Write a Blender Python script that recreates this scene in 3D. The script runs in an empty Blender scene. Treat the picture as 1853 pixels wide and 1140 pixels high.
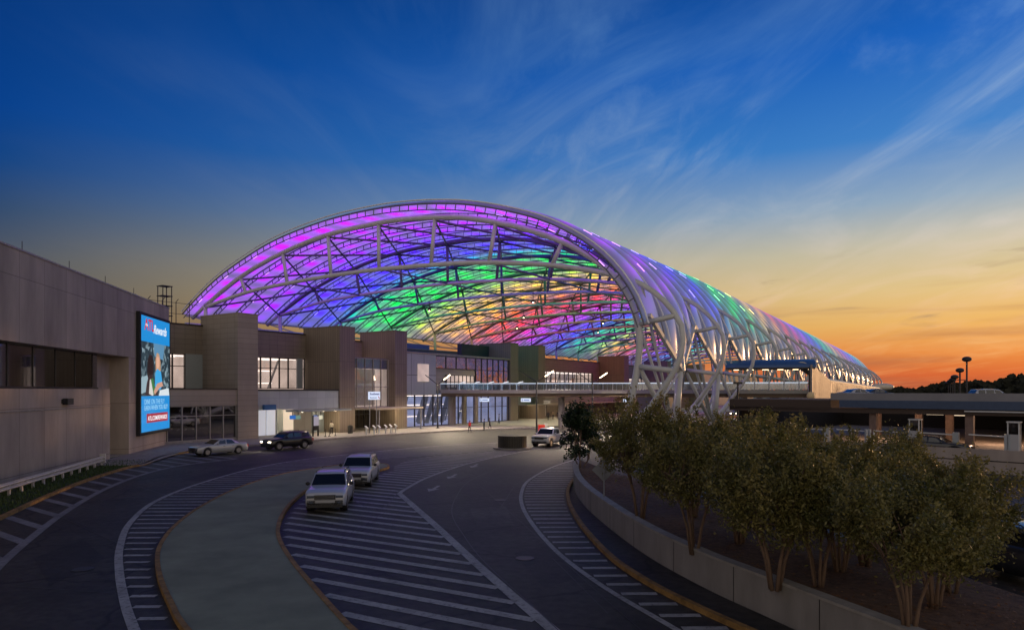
import bpy, math, random
import numpy as np
from mathutils import Vector, Matrix
random.seed(7)
R = math.radians
F, HZ, CX, EYE = 1235.0, 706.0, 926.5, 6.0      # focal length in photo pixels, horizon row, centre column, eye height
SN, CS = math.sin(R(32.74)), math.cos(R(32.74)) # direction of the terminal's long axis

# ------------------------------------------------------------------ camera
scene = bpy.context.scene
cam_d = bpy.data.cameras.new("camera"); cam = bpy.data.objects.new("camera", cam_d)
scene.collection.objects.link(cam); scene.camera = cam
cam.location = (0, 0, EYE); cam.rotation_euler = (R(90), 0, 0)
cam_d.sensor_width = 36; cam_d.lens = 36 * F / 1853
cam_d.shift_y = (HZ - 570) / 1853
cam_d.clip_start = .1; cam_d.clip_end = 6000

# ------------------------------------------------------------------ world / sky
def s2l(c):
    c = c / 255.0
    return c / 12.92 if c <= .04045 else ((c + .055) / 1.055) ** 2.4
def S(r, g, b): return (s2l(r), s2l(g), s2l(b), 1)
world = bpy.data.worlds.new("World"); scene.world = world; world.use_nodes = True
nt = world.node_tree; N = nt.nodes; LK = nt.links; N.clear()
def nn(t, **kw):
    n = N.new(t)
    for k, v in kw.items(): setattr(n, k, v)
    return n
def wm(op, a, b=None, clamp=False):
    n = nn('ShaderNodeMath', operation=op); n.use_clamp = clamp
    for i, v in enumerate((a, b)):
        if v is None: continue
        if isinstance(v, (int, float)): n.inputs[i].default_value = v
        else: LK.new(v, n.inputs[i])
    return n.outputs[0]
def ramp(stops, fac, interp='LINEAR'):
    r = nn('ShaderNodeValToRGB'); r.color_ramp.interpolation = interp
    el = r.color_ramp.elements
    while len(el) > 1: el.remove(el[-1])
    el[0].position = stops[0][0]; el[0].color = stops[0][1]
    for p, c in stops[1:]:
        e = el.new(p); e.color = c
    LK.new(fac, r.inputs[0]); return r.outputs[0]
def mixc(f, a, b, mode='MIX'):
    m = nn('ShaderNodeMix', data_type='RGBA', blend_type=mode)
    for i, v in ((0, f), (6, a), (7, b)):
        if isinstance(v, (int, float)): m.inputs[i].default_value = v
        elif isinstance(v, tuple): m.inputs[i].default_value = v
        else: LK.new(v, m.inputs[i])
    return m.outputs[2]
SUN_AZ, SUN_EL = 52.0, 3.0
tc = nn('ShaderNodeTexCoord'); sep = nn('ShaderNodeSeparateXYZ'); LK.new(tc.outputs['Generated'], sep.inputs[0])
dx, dy, dz = sep.outputs
hl = wm('SQRT', wm('ADD', wm('MULTIPLY', dx, dx), wm('MULTIPLY', dy, dy)))
dotp = wm('DIVIDE', wm('ADD', wm('MULTIPLY', dx, math.sin(R(SUN_AZ))), wm('MULTIPLY', dy, math.cos(R(SUN_AZ)))), wm('MAXIMUM', hl, .001))
az = wm('DIVIDE', wm('SUBTRACT', dotp, .02), .94, clamp=True)
zc = wm('MAXIMUM', dz, 0.0)
leftc = ramp([(0, S(126, 100, 82)), (.05, S(100, 90, 78)), (.10, S(86, 84, 80)), (.155, S(80, 86, 96)), (.21, S(50, 76, 112)), (.26, S(14, 68, 132)), (.32, S(0, 64, 142)), (.42, S(0, 56, 128)), (.7, S(2, 34, 80)), (1, S(2, 24, 62))], zc)
rightc = ramp([(0, S(184, 78, 52)), (.02, S(218, 102, 56)), (.05, S(236, 142, 68)), (.085, S(240, 184, 102)), (.13, S(230, 200, 140)), (.18, S(204, 196, 168)), (.235, S(146, 172, 196)), (.31, S(58, 130, 204)), (.41, S(10, 98, 192)), (.5, S(4, 76, 160)), (.8, S(4, 44, 100)), (1, S(2, 24, 62))], zc)
base = mixc(az, leftc, rightc)
# cirrus drawn on a high flat layer, so that it converges towards the horizon
inv = wm('DIVIDE', 1.0, wm('ADD', zc, .09))
comb = nn('ShaderNodeCombineXYZ'); LK.new(wm('MULTIPLY', dx, inv), comb.inputs[0]); LK.new(wm('MULTIPLY', dy, inv), comb.inputs[1])
def cloud(rot, scl, nscale, detail, lo, hi, dist=.4, seed=0.0):
    mp = nn('ShaderNodeMapping'); mp.inputs['Rotation'].default_value = (0, 0, R(rot)); mp.inputs['Scale'].default_value = scl
    mp.inputs['Location'].default_value = (seed, seed * .7, 0)
    LK.new(comb.outputs[0], mp.inputs[0])
    no = nn('ShaderNodeTexNoise'); no.inputs['Scale'].default_value = nscale; no.inputs['Detail'].default_value = detail
    no.inputs['Roughness'].default_value = .6; no.inputs['Distortion'].default_value = dist
    LK.new(mp.outputs[0], no.inputs['Vector'])
    mr = nn('ShaderNodeMapRange', interpolation_type='SMOOTHSTEP'); mr.inputs['From Min'].default_value = lo; mr.inputs['From Max'].default_value = hi
    LK.new(no.outputs[0], mr.inputs[0]); return mr.outputs[0]
c1 = cloud(-14, (1.0, .26, 1), 1.5, 10, .42, .74, 1.0, 7.7)
c2 = cloud(38, (1.0, .45, 1), 1.5, 10, .44, .78, 1.2, 9.2)
c3 = cloud(24, (1.0, .7, 1), .8, 3, .34, .6, .4, 5.0)
cl = wm('MULTIPLY', wm('MAXIMUM', c1, wm('MULTIPLY', c2, .7)), wm('ADD', wm('MULTIPLY', c3, .8), .2))
cirr = ramp([(0, S(240, 140, 84)), (.06, S(246, 178, 108)), (.13, S(238, 206, 160)), (.22, S(206, 208, 210)), (.32, S(170, 194, 222)), (.42, S(120, 168, 220)), (1, S(80, 120, 180))], zc)
cirl = ramp([(0, S(138, 104, 84)), (.1, S(124, 108, 98)), (.2, S(112, 108, 118)), (.3, S(70, 92, 136)), (.42, S(34, 76, 138)), (1, S(20, 50, 100))], zc)
cf = wm('MULTIPLY', cl, wm('ADD', wm('MULTIPLY', wm('POWER', az, 2.0), 1.0), .24), clamp=True)
sky1 = mixc(cf, base, mixc(az, cirl, cirr))
# low dusky bars of cloud near the horizon
mpb = nn('ShaderNodeMapping'); mpb.inputs['Scale'].default_value = (2.2, 2.2, 30); LK.new(tc.outputs['Generated'], mpb.inputs[0])
nb = nn('ShaderNodeTexNoise'); nb.inputs['Scale'].default_value = 1.6; nb.inputs['Detail'].default_value = 6; LK.new(mpb.outputs[0], nb.inputs['Vector'])
mrb = nn('ShaderNodeMapRange', interpolation_type='SMOOTHSTEP'); mrb.inputs['From Min'].default_value = .5; mrb.inputs['From Max'].default_value = .72; LK.new(nb.outputs[0], mrb.inputs[0])
band = ramp([(0, (.5,) * 3 + (1,)), (.03, (.9,) * 3 + (1,)), (.09, (.55,) * 3 + (1,)), (.16, (0,) * 3 + (1,))], zc)
lowc = mixc(az, S(84, 80, 82), S(166, 104, 78))
sky2 = mixc(wm('MULTIPLY', wm('MULTIPLY', mrb.outputs[0], .6), band), sky1, lowc)
# the bright pale sky opposite the sunset, behind the camera
bk = nn('ShaderNodeMapRange', interpolation_type='SMOOTHSTEP'); bk.inputs['From Min'].default_value = .15; bk.inputs['From Max'].default_value = -.55; bk.inputs['To Min'].default_value = 0; bk.inputs['To Max'].default_value = 1
LK.new(dy, bk.inputs[0])
backc = ramp([(0, (.84, .66, .50, 1)), (.2, (.78, .65, .54, 1)), (.5, (.44, .41, .39, 1)), (.9, (.05, .07, .16, 1))], zc)
sky2 = mixc(bk.outputs[0], sky2, backc)
# small dark wisps in the glow on the right
mpw = nn('ShaderNodeMapping'); mpw.inputs['Scale'].default_value = (5, 5, 26); mpw.inputs['Location'].default_value = (1.3, 4.2, 0.4); LK.new(tc.outputs['Generated'], mpw.inputs[0])
nw = nn('ShaderNodeTexNoise'); nw.inputs['Scale'].default_value = 1.5; nw.inputs['Detail'].default_value = 7; nw.inputs['Distortion'].default_value = .8; LK.new(mpw.outputs[0], nw.inputs['Vector'])
mw = nn('ShaderNodeMapRange', interpolation_type='SMOOTHSTEP'); mw.inputs['From Min'].default_value = .57; mw.inputs['From Max'].default_value = .74; LK.new(nw.outputs[0], mw.inputs[0])
bandw = ramp([(.05, (0, 0, 0, 1)), (.10, (.7,) * 3 + (1,)), (.15, (.7,) * 3 + (1,)), (.19, (0, 0, 0, 1))], zc)
sky2 = mixc(wm('MULTIPLY', wm('MULTIPLY', mw.outputs[0], bandw), az), sky2, S(150, 124, 108))
nish = nn('ShaderNodeTexSky', sky_type='NISHITA'); nish.sun_disc = False
nish.sun_elevation = R(SUN_EL); nish.sun_rotation = R(SUN_AZ)
nish.dust_density = 2.0
bg1 = nn('ShaderNodeBackground'); LK.new(sky2, bg1.inputs[0]); bg1.inputs[1].default_value = .94
bg2 = nn('ShaderNodeBackground'); LK.new(nish.outputs[0], bg2.inputs[0]); bg2.inputs[1].default_value = .004
ads = nn('ShaderNodeAddShader'); LK.new(bg1.outputs[0], ads.inputs[0]); LK.new(bg2.outputs[0], ads.inputs[1])
wo = nn('ShaderNodeOutputWorld'); LK.new(ads.outputs[0], wo.inputs[0])

sd = bpy.data.lights.new("sun", 'SUN'); sun = bpy.data.objects.new("sun", sd); scene.collection.objects.link(sun)
sd.energy = .9; sd.angle = R(2); sd.color = (1, .55, .25)
sun.rotation_euler = (R(90 - SUN_EL), 0, R(180 - SUN_AZ))
scene.view_settings.view_transform = 'Standard'; scene.view_settings.look = 'None'
scene.view_settings.exposure = 0; scene.view_settings.gamma = 1
scene.cycles.max_bounces = 5; scene.cycles.diffuse_bounces = 3; scene.cycles.glossy_bounces = 3
scene.cycles.transparent_max_bounces = 10; scene.cycles.sample_clamp_indirect = 3
scene.cycles.use_denoising = True
scene.cycles.caustics_reflective = False; scene.cycles.caustics_refractive = False

# ------------------------------------------------------------------ helpers
COL = scene.collection
def G(px, py, z=0.0):
    Y = (EYE - z) * F / (py - HZ)
    return Vector(((px - CX) / F * Y, Y, z))
def W(u, V, z=0.0): return Vector((SN * u - CS * V, CS * u + SN * V, z))
def plane(px, py, u):
    """(V, z) of a point of the photograph that lies in the cross-section at distance u."""
    t = (px - CX) / F
    # (SN u - CS V) = t (CS u + SN V)
    V = (SN * u - t * CS * u) / (CS + t * SN)
    return V, EYE + (HZ - py) / F * (CS * u + SN * V)
def uAt(px, V):
    t = (px - CX) / F
    return V * (CS + t * SN) / (SN - t * CS)

class MB:
    def __init__(s): s.v = []; s.f = []; s.m = []; s.uv = None; s.smooth = False
    def add(s, vs, fs, m=0):
        o = len(s.v); s.v += [tuple(v) for v in vs]; s.f += [tuple(i + o for i in f) for f in fs]; s.m += [m] * len(fs)
    def quad(s, a, b, c, d, m=0): s.add([a, b, c, d], [(0, 1, 2, 3)], m)
    def box(s, x0, x1, y0, y1, z0, z1, m=0):
        s.prism([(x0, y0), (x1, y0), (x1, y1), (x0, y1)], z0, z1, m)
    def prism(s, poly, z0, z1, m=0):
        n = len(poly); z0s = z0 if isinstance(z0, (list, tuple)) else [z0] * n; z1s = z1 if isinstance(z1, (list, tuple)) else [z1] * n
        A = sum(poly[i][0] * poly[(i + 1) % n][1] - poly[(i + 1) % n][0] * poly[i][1] for i in range(n))
        if A < 0: poly = poly[::-1]; z0s = z0s[::-1]; z1s = z1s[::-1]
        vs = [(p[0], p[1], z) for p, z in zip(poly, z0s)] + [(p[0], p[1], z) for p, z in zip(poly, z1s)]
        fs = [tuple(range(n - 1, -1, -1)), tuple(range(n, 2 * n))] + [(i, (i + 1) % n, n + (i + 1) % n, n + i) for i in range(n)]
        s.add(vs, fs, m)
    def ubox(s, u0, u1, V0, V1, z0, z1, m=0):
        s.prism([W(u0, V0)[:2], W(u1, V0)[:2], W(u1, V1)[:2], W(u0, V1)[:2]], z0, z1, m)
    def obox(s, c, ax, ay, az_, m=0):
        c = Vector(c); ax = Vector(ax); ay = Vector(ay); az_ = Vector(az_)
        vs = [c + sx * ax + sy * ay + sz * az_ for sz in (-1, 1) for sx, sy in ((-1, -1), (1, -1), (1, 1), (-1, 1))]
        s.add(vs, [(3, 2, 1, 0), (4, 5, 6, 7), (0, 1, 5, 4), (1, 2, 6, 5), (2, 3, 7, 6), (3, 0, 4, 7)], m)
    def bar(s, a, b, w, h, m=0):
        a = Vector(a); b = Vector(b); d = (b - a); L = d.length; d.normalize()
        up = Vector((0, 0, 1)) if abs(d.z) < .95 else Vector((1, 0, 0))
        sx = d.cross(up).normalized(); sy = sx.cross(d).normalized()
        s.obox((a + b) / 2, d * L / 2, sx * w / 2, sy * h / 2, m)
    def tube(s, pts, r, seg=8, m=0, caps=True):
        pts = [Vector(p) for p in pts]; n = len(pts); rs = r if isinstance(r, (list, tuple)) else [r] * n
        ref = None; vs = []
        for i, p in enumerate(pts):
            t = (pts[min(i + 1, n - 1)] - pts[max(i - 1, 0)]).normalized()
            if ref is None: ref = t.orthogonal().normalized()
            ref = (ref - t * ref.dot(t)).normalized(); b = t.cross(ref)
            for k in range(seg):
                a = 2 * math.pi * k / seg; vs.append(p + (ref * math.cos(a) + b * math.sin(a)) * rs[i])
        fs = [(i * seg + k, i * seg + (k + 1) % seg, (i + 1) * seg + (k + 1) % seg, (i + 1) * seg + k) for i in range(n - 1) for k in range(seg)]
        if caps: fs += [tuple(range(seg - 1, -1, -1)), tuple(range((n - 1) * seg, n * seg))]
        s.add(vs, fs, m)
    def cyl(s, c, r, h, seg=16, m=0, r2=None, ax=(0, 0, 1)):
        ax = Vector(ax).normalized(); c = Vector(c)
        s.tube([c, c + ax * h], [r, r if r2 is None else r2], seg, m)
    def ball(s, c, r, m=0, n=8, sc=(1, 1, 1)):
        vs = []; fs = []
        for i in range(n + 1):
            th = math.pi * i / n
            for k in range(2 * n):
                a = math.pi * k / n; vs.append((c[0] + r * sc[0] * math.sin(th) * math.cos(a), c[1] + r * sc[1] * math.sin(th) * math.sin(a), c[2] + r * sc[2] * math.cos(th)))
        for i in range(n):
            for k in range(2 * n): fs.append((i * 2 * n + k, (i + 1) * 2 * n + k, (i + 1) * 2 * n + (k + 1) % (2 * n), i * 2 * n + (k + 1) % (2 * n)))
        s.add(vs, fs, m)

def obj(name, mb, mat, parent=None, local=False, smooth=False, **props):
    v = np.array(mb.v, dtype=float)
    lo = v.min(0); hi = v.max(0); c = np.array([(lo[0] + hi[0]) / 2, (lo[1] + hi[1]) / 2, lo[2]])
    me = bpy.data.meshes.new(name); me.from_pydata((v - c).tolist(), [], mb.f)
    mats = mat if isinstance(mat, (list, tuple)) else [mat]
    for m in mats: me.materials.append(m)
    if len(mats) > 1: me.polygons.foreach_set('material_index', mb.m)
    if mb.uv is not None:
        uvl = me.uv_layers.new(name='UVMap'); li = np.zeros(len(me.loops), dtype=np.int32); me.loops.foreach_get('vertex_index', li)
        uvl.data.foreach_set('uv', np.array(mb.uv, dtype=np.float32)[li].ravel())
    if smooth or mb.smooth: me.shade_smooth() if smooth != 'auto' else me.shade_auto_smooth() if hasattr(me, 'shade_auto_smooth') else me.shade_smooth()
    me.update()
    o = bpy.data.objects.new(name, me); COL.objects.link(o)
    o.location = c
    if parent is not None:
        o.parent = parent
        if not local:
            q = parent; off = Vector((0, 0, 0))
            while q is not None: off += q.location; q = q.parent
            o.location = Vector(c) - off
        elif parent.type == 'MESH': o.location = Vector(c) - Vector(parent.location)
    tag(o, **props); return o
def tag(o, label=None, cat=None, group=None, kind=None):
    if label: o['label'] = label
    if cat: o['category'] = cat
    if group: o['group'] = group
    if kind: o['kind'] = kind
    return o
def thing(name, label, cat, loc=(0, 0, 0), rz=0, group=None):
    o = bpy.data.objects.new(name, None); COL.objects.link(o); o.location = loc; o.rotation_euler = (0, 0, rz); o.empty_display_size = .5
    return tag(o, label, cat, group)
def struct(name, mb, mat, **k): return obj(name, mb, mat, kind='structure', **k)
def copy_tree(o, parent=None):
    c = o.copy(); COL.objects.link(c); c.parent = parent
    for ch in [x for x in list(o.children)]: copy_tree(ch, c)
    return c

def mat(name, col, rough=.6, metal=0, var=0, vscale=3, bump=0, bscale=20, emis=None, es=0, spec=.5, streak=None, coat=0):
    m = bpy.data.materials.new(name); m.use_nodes = True; t = m.node_tree; b = t.nodes['Principled BSDF']
    b.inputs['Base Color'].default_value = (*col[:3], 1); b.inputs['Roughness'].default_value = rough; b.inputs['Metallic'].default_value = metal
    b.inputs['Specular IOR Level'].default_value = spec; b.inputs['Coat Weight'].default_value = coat
    if emis: b.inputs['Emission Color'].default_value = (*emis[:3], 1); b.inputs['Emission Strength'].default_value = es
    if var or bump:
        g = t.nodes.new('ShaderNodeNewGeometry')
        vec = g.outputs['Position']
        if streak:
            mp = t.nodes.new('ShaderNodeMapping'); mp.inputs['Scale'].default_value = streak; t.links.new(vec, mp.inputs[0]); vec = mp.outputs[0]
    if var:
        n = t.nodes.new('ShaderNodeTexNoise'); n.inputs['Scale'].default_value = vscale; n.inputs['Detail'].default_value = 8; n.inputs['Roughness'].default_value = .65
        t.links.new(vec, n.inputs['Vector'])
        r = t.nodes.new('ShaderNodeMapRange'); r.inputs['From Min'].default_value = .3; r.inputs['From Max'].default_value = .7
        r.inputs['To Min'].default_value = 1 - var; r.inputs['To Max'].default_value = 1 + var; t.links.new(n.outputs[0], r.inputs[0])
        x = t.nodes.new('ShaderNodeVectorMath'); x.operation = 'SCALE'; x.inputs[0].default_value = col[:3]; t.links.new(r.outputs[0], x.inputs['Scale'])
        t.links.new(x.outputs[0], b.inputs['Base Color'])
    if bump:
        n2 = t.nodes.new('ShaderNodeTexNoise'); n2.inputs['Scale'].default_value = bscale; n2.inputs['Detail'].default_value = 5; t.links.new(g.outputs['Position'], n2.inputs['Vector'])
        bp = t.nodes.new('ShaderNodeBump'); bp.inputs['Strength'].default_value = bump; bp.inputs['Distance'].default_value = .02
        t.links.new(n2.outputs[0], bp.inputs['Height']); t.links.new(bp.outputs[0], b.inputs['Normal'])
    return m
def panel_mat(name, col, w, h, joint=.02, var=.08, dirv=None, vscale=1.2, rough=.65, offset=0.0, jd=.45, off=(0, 0), tint=.06):
    """Cladding: panels w x h metres with dark joints and small tone steps from panel to panel; dirv is the wall's horizontal direction."""
    m = mat(name, col, rough, var=var, vscale=vscale, streak=(1, 1, .25)); t = m.node_tree; b = t.nodes['Principled BSDF']
    src = b.inputs['Base Color'].links[0].from_socket
    g = t.nodes.new('ShaderNodeNewGeometry'); d = t.nodes.new('ShaderNodeVectorMath'); d.operation = 'DOT_PRODUCT'
    d.inputs[1].default_value = (*dirv, 0); t.links.new(g.outputs['Position'], d.inputs[0])
    sp = t.nodes.new('ShaderNodeSeparateXYZ'); t.links.new(g.outputs['Position'], sp.inputs[0])
    cb = t.nodes.new('ShaderNodeCombineXYZ'); t.links.new(d.outputs['Value'], cb.inputs[0]); t.links.new(sp.outputs[2], cb.inputs[1])
    ad = t.nodes.new('ShaderNodeVectorMath'); ad.inputs[1].default_value = (500 + off[0], 100 + off[1], 0); t.links.new(cb.outputs[0], ad.inputs[0])
    br = t.nodes.new('ShaderNodeTexBrick'); br.offset = offset; br.squash = 1
    br.inputs['Scale'].default_value = 1; br.inputs['Brick Width'].default_value = w; br.inputs['Row Height'].default_value = h
    br.inputs['Mortar Size'].default_value = joint; br.inputs['Mortar Smooth'].default_value = .1
    br.inputs['Color1'].default_value = (1 - tint,) * 3 + (1,); br.inputs['Color2'].default_value = (1 + tint,) * 3 + (1,); br.inputs['Mortar'].default_value = (jd,) * 3 + (1,)
    t.links.new(ad.outputs[0], br.inputs['Vector'])
    x = t.nodes.new('ShaderNodeVectorMath'); x.operation = 'MULTIPLY'; t.links.new(src, x.inputs[0]); t.links.new(br.outputs[0], x.inputs[1]); t.links.new(x.outputs[0], b.inputs['Base Color'])
    return m
def glass_mat(name, tint=(.6, .65, .7), trans=.7, rough=.03):
    m = bpy.data.materials.new(name); m.use_nodes = True; t = m.node_tree; t.nodes.clear()
    tr = t.nodes.new('ShaderNodeBsdfTransparent'); tr.inputs[0].default_value = (*tint, 1)
    gl = t.nodes.new('ShaderNodeBsdfGlossy'); gl.inputs['Roughness'].default_value = rough; gl.inputs[0].default_value = (.9, .9, .9, 1)
    fr = t.nodes.new('ShaderNodeFresnel'); fr.inputs[0].default_value = 1.5
    ma = t.nodes.new('ShaderNodeMath'); ma.operation = 'ADD'; ma.inputs[1].default_value = 1 - trans; ma.use_clamp = True; ge = t.nodes.new('ShaderNodeNewGeometry'); su = t.nodes.new('ShaderNodeMath'); su.operation = 'SUBTRACT'; su.inputs[0].default_value = 1; t.links.new(ge.outputs['Backfacing'], su.inputs[1])
    mu = t.nodes.new('ShaderNodeMath'); mu.operation = 'MULTIPLY'; t.links.new(fr.outputs[0], mu.inputs[0]); t.links.new(su.outputs[0], mu.inputs[1]); t.links.new(mu.outputs[0], ma.inputs[0])
    mx = t.nodes.new('ShaderNodeMixShader'); t.links.new(ma.outputs[0], mx.inputs[0]); t.links.new(tr.outputs[0], mx.inputs[1]); t.links.new(gl.outputs[0], mx.inputs[2])
    o = t.nodes.new('ShaderNodeOutputMaterial'); t.links.new(mx.outputs[0], o.inputs[0]); return m
def emit(name, col, st):
    return mat(name, (.02, .02, .02), .5, emis=col, es=st)

UD = (SN, CS)                              # along the terminal
M = dict(
    shaded_steel=mat('shade_darkened_steel', (.15, .16, .20), .4, var=.1, vscale=.8), steel=mat('white_painted_steel', (.60, .62, .62), .38, var=.10, vscale=.8, spec=.5),  # first entry: the steel again, with the shade under the canopy put into its colour
    dsteel=mat('dark_steel', (.03, .03, .033), .45),
    grey_steel=mat('grey_painted_steel', (.22, .23, .25), .5, var=.1),
    brown_panel=panel_mat('brown_metal_cladding', (.24, .20, .155), 1.35, .62, .018, .06, UD, jd=.55),
    tower_panel=panel_mat('tower_cladding', (.33, .28, .225), 1.4, .62, .018, .06, (CS, -SN), jd=.6),
    tower_rib=panel_mat('ribbed_tower_cladding', (.225, .18, .135), .45, 5.0, .03, .06, (SN + CS, CS - SN), jd=.6),
    concrete_wall=panel_mat('stained_precast_concrete', (.40, .335, .275), 3.35, 4.2, .02, .30, (-.194, .981), vscale=.34, jd=.45, off=(.6, .2), tint=.10),
    concrete=mat('concrete', (.26, .245, .225), .8, var=.2, vscale=1.2, bump=.2, bscale=8, streak=(1, 1, .3)),
    pconcrete=mat('garage_concrete', (.36, .31, .28), .8, var=.2, vscale=.6, streak=(1, 1, .2)),
    paving=mat('pale_paving', (.30, .28, .24), .7, var=.15, vscale=.7),
    kerb=mat('kerb_concrete', (.30, .28, .25), .8, var=.25, vscale=2),
    ykerb=mat('yellow_painted_kerb', (.27, .155, .045), .75, var=.5, vscale=2.2),
    mulch=mat('leaf_mulch', (.12, .062, .034), .95, var=.55, vscale=5, bump=1, bscale=30),
    grass_soil=mat('grass_soil', (.022, .038, .012), .95, var=.4, vscale=4, bump=.8, bscale=30),
    green_island=mat('green_coated_island', (.22, .24, .165), .8, var=.24, vscale=.45, bump=.2),
    panel_glass=mat('pale_glass_panel', (.34, .38, .38), .25, var=.06, vscale=.4),
    roof=mat('roof_membrane', (.2, .2, .2), .8, var=.15),
    glass=glass_mat('window_glass', (.85, .87, .9), .93), dark_glass=glass_mat('dark_tinted_glass', (.16, .15, .14), .8),
    rail_glass=glass_mat('rail_glass', (.62, .70, .78), .82, .1),
    led=emit('lamp_led', (1, .78, .48), 14), rled=emit('rail_led', (.75, .85, 1), 1.2), wled=emit('room_light', (1, .80, .66), 3.0),
    black=mat('black_rubber', (.015, .015, .016), .6), mull=mat('dark_mullion', (.02, .018, .017), .4),
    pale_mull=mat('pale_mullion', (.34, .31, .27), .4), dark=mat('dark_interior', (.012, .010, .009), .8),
    blue_roof=mat('blue_metal_roof', (.05, .12, .30), .35, var=.1, vscale=2), blue_band=mat('blue_band', (.05, .085, .16), .5, var=.1),
    cream=mat('cream_gable', (.75, .60, .34), .5), bark=mat('bark', (.17, .11, .075), .9, var=.3, vscale=6, streak=(1, 1, .3)),
)
def road_mat(name, col, spec=.4):
    m = mat(name, col, .62, var=.42, vscale=.28, bump=.35, bscale=60, spec=spec); t = m.node_tree; b = t.nodes['Principled BSDF']
    src = b.inputs['Base Color'].links[0].from_socket; g = t.nodes.new('ShaderNodeNewGeometry')
    n = t.nodes.new('ShaderNodeTexNoise'); n.inputs['Scale'].default_value = 3.2; n.inputs['Detail'].default_value = 8; t.links.new(g.outputs['Position'], n.inputs['Vector'])
    r = t.nodes.new('ShaderNodeMapRange'); r.inputs['From Min'].default_value = .3; r.inputs['From Max'].default_value = .7; r.inputs['To Min'].default_value = .6; r.inputs['To Max'].default_value = 1.4; t.links.new(n.outputs[0], r.inputs[0])
    x = t.nodes.new('ShaderNodeVectorMath'); x.operation = 'SCALE'; t.links.new(src, x.inputs[0]); t.links.new(r.outputs[0], x.inputs['Scale']); 
    # fine cracks
    v = t.nodes.new('ShaderNodeTexVoronoi'); v.feature = 'DISTANCE_TO_EDGE'; v.inputs['Scale'].default_value = .16
    n3 = t.nodes.new('ShaderNodeTexNoise'); n3.inputs['Scale'].default_value = .8; n3.inputs['Detail'].default_value = 5; t.links.new(g.outputs['Position'], n3.inputs['Vector'])
    ad = t.nodes.new('ShaderNodeVectorMath'); ad.operation = 'ADD'; t.links.new(g.outputs['Position'], ad.inputs[0]); t.links.new(n3.outputs['Color'], ad.inputs[1]); t.links.new(ad.outputs[0], v.inputs['Vector'])
    r2 = t.nodes.new('ShaderNodeMapRange'); r2.inputs['From Max'].default_value = .016; r2.inputs['To Min'].default_value = .35; t.links.new(v.outputs['Distance'], r2.inputs[0])
    x2 = t.nodes.new('ShaderNodeVectorMath'); x2.operation = 'SCALE'; t.links.new(x.outputs[0], x2.inputs[0]); t.links.new(r2.outputs[0], x2.inputs['Scale']); t.links.new(x2.outputs[0], b.inputs['Base Color'])
    return m
M['asphalt'] = road_mat('asphalt', (.044, .041, .035)); M['far_ground'] = mat('far_ground', (.05, .045, .04), .9, var=.2, vscale=.05)
def paint_mat(name, col, wear=.85):
    m = mat(name, col, .7, var=.3, vscale=.5); t = m.node_tree; b = t.nodes['Principled BSDF']; src = b.inputs['Base Color'].links[0].from_socket
    g = t.nodes.new('ShaderNodeNewGeometry'); n = t.nodes.new('ShaderNodeTexNoise'); n.inputs['Scale'].default_value = 5; n.inputs['Detail'].default_value = 9; n.inputs['Roughness'].default_value = .75
    t.links.new(g.outputs['Position'], n.inputs['Vector'])
    r = t.nodes.new('ShaderNodeMapRange'); r.inputs['From Min'].default_value = .5; r.inputs['From Max'].default_value = .68; r.inputs['To Max'].default_value = wear; t.links.new(n.outputs[0], r.inputs[0])
    x = t.nodes.new('ShaderNodeMix'); x.data_type = 'RGBA'; t.links.new(r.outputs[0], x.inputs[0]); t.links.new(src, x.inputs[6]); x.inputs[7].default_value = (.05, .05, .05, 1); t.links.new(x.outputs[2], b.inputs['Base Color']); return m
M['paint'] = paint_mat('worn_road_paint', (.36, .36, .35)); M['line'] = paint_mat('lane_line_paint', (.22, .22, .23), .8)

def catmull(P, n=8, closed=False):
    P = [Vector(p) for p in P]; out = []; m = len(P); rng = range(m if closed else m - 1)
    for i in rng:
        if closed: a, b, c, d = P[(i - 1) % m], P[i], P[(i + 1) % m], P[(i + 2) % m]
        else: a, b, c, d = P[max(i - 1, 0)], P[i], P[i + 1], P[min(i + 2, m - 1)]
        for k in range(n):
            t = k / n; out.append(.5 * ((2 * b) + (c - a) * t + (2 * a - 5 * b + 4 * c - d) * t * t + (3 * b - a - 3 * c + d) * t ** 3))
    if not closed: out.append(P[-1])
    return out
def gp(lst, z=0.0): return [G(x, y, z) for x, y in lst]
def nrm2(pts, i, closed=False):
    n = len(pts)
    a = pts[(i - 1) % n] if closed or i > 0 else pts[0]; b = pts[(i + 1) % n] if closed or i < n - 1 else pts[-1]
    d = Vector((b[0] - a[0], b[1] - a[1], 0)); d.normalize(); return Vector((-d.y, d.x, 0))
def ribbon(mb, pts, w, z, m=0):
    for i in range(len(pts) - 1):
        a = pts[i]; b = pts[i + 1]; na = nrm2(pts, i) * w / 2; nb_ = nrm2(pts, i + 1) * w / 2
        mb.quad((a.x - na.x, a.y - na.y, z), (b.x - nb_.x, b.y - nb_.y, z), (b.x + nb_.x, b.y + nb_.y, z), (a.x + na.x, a.y + na.y, z), m)
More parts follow.
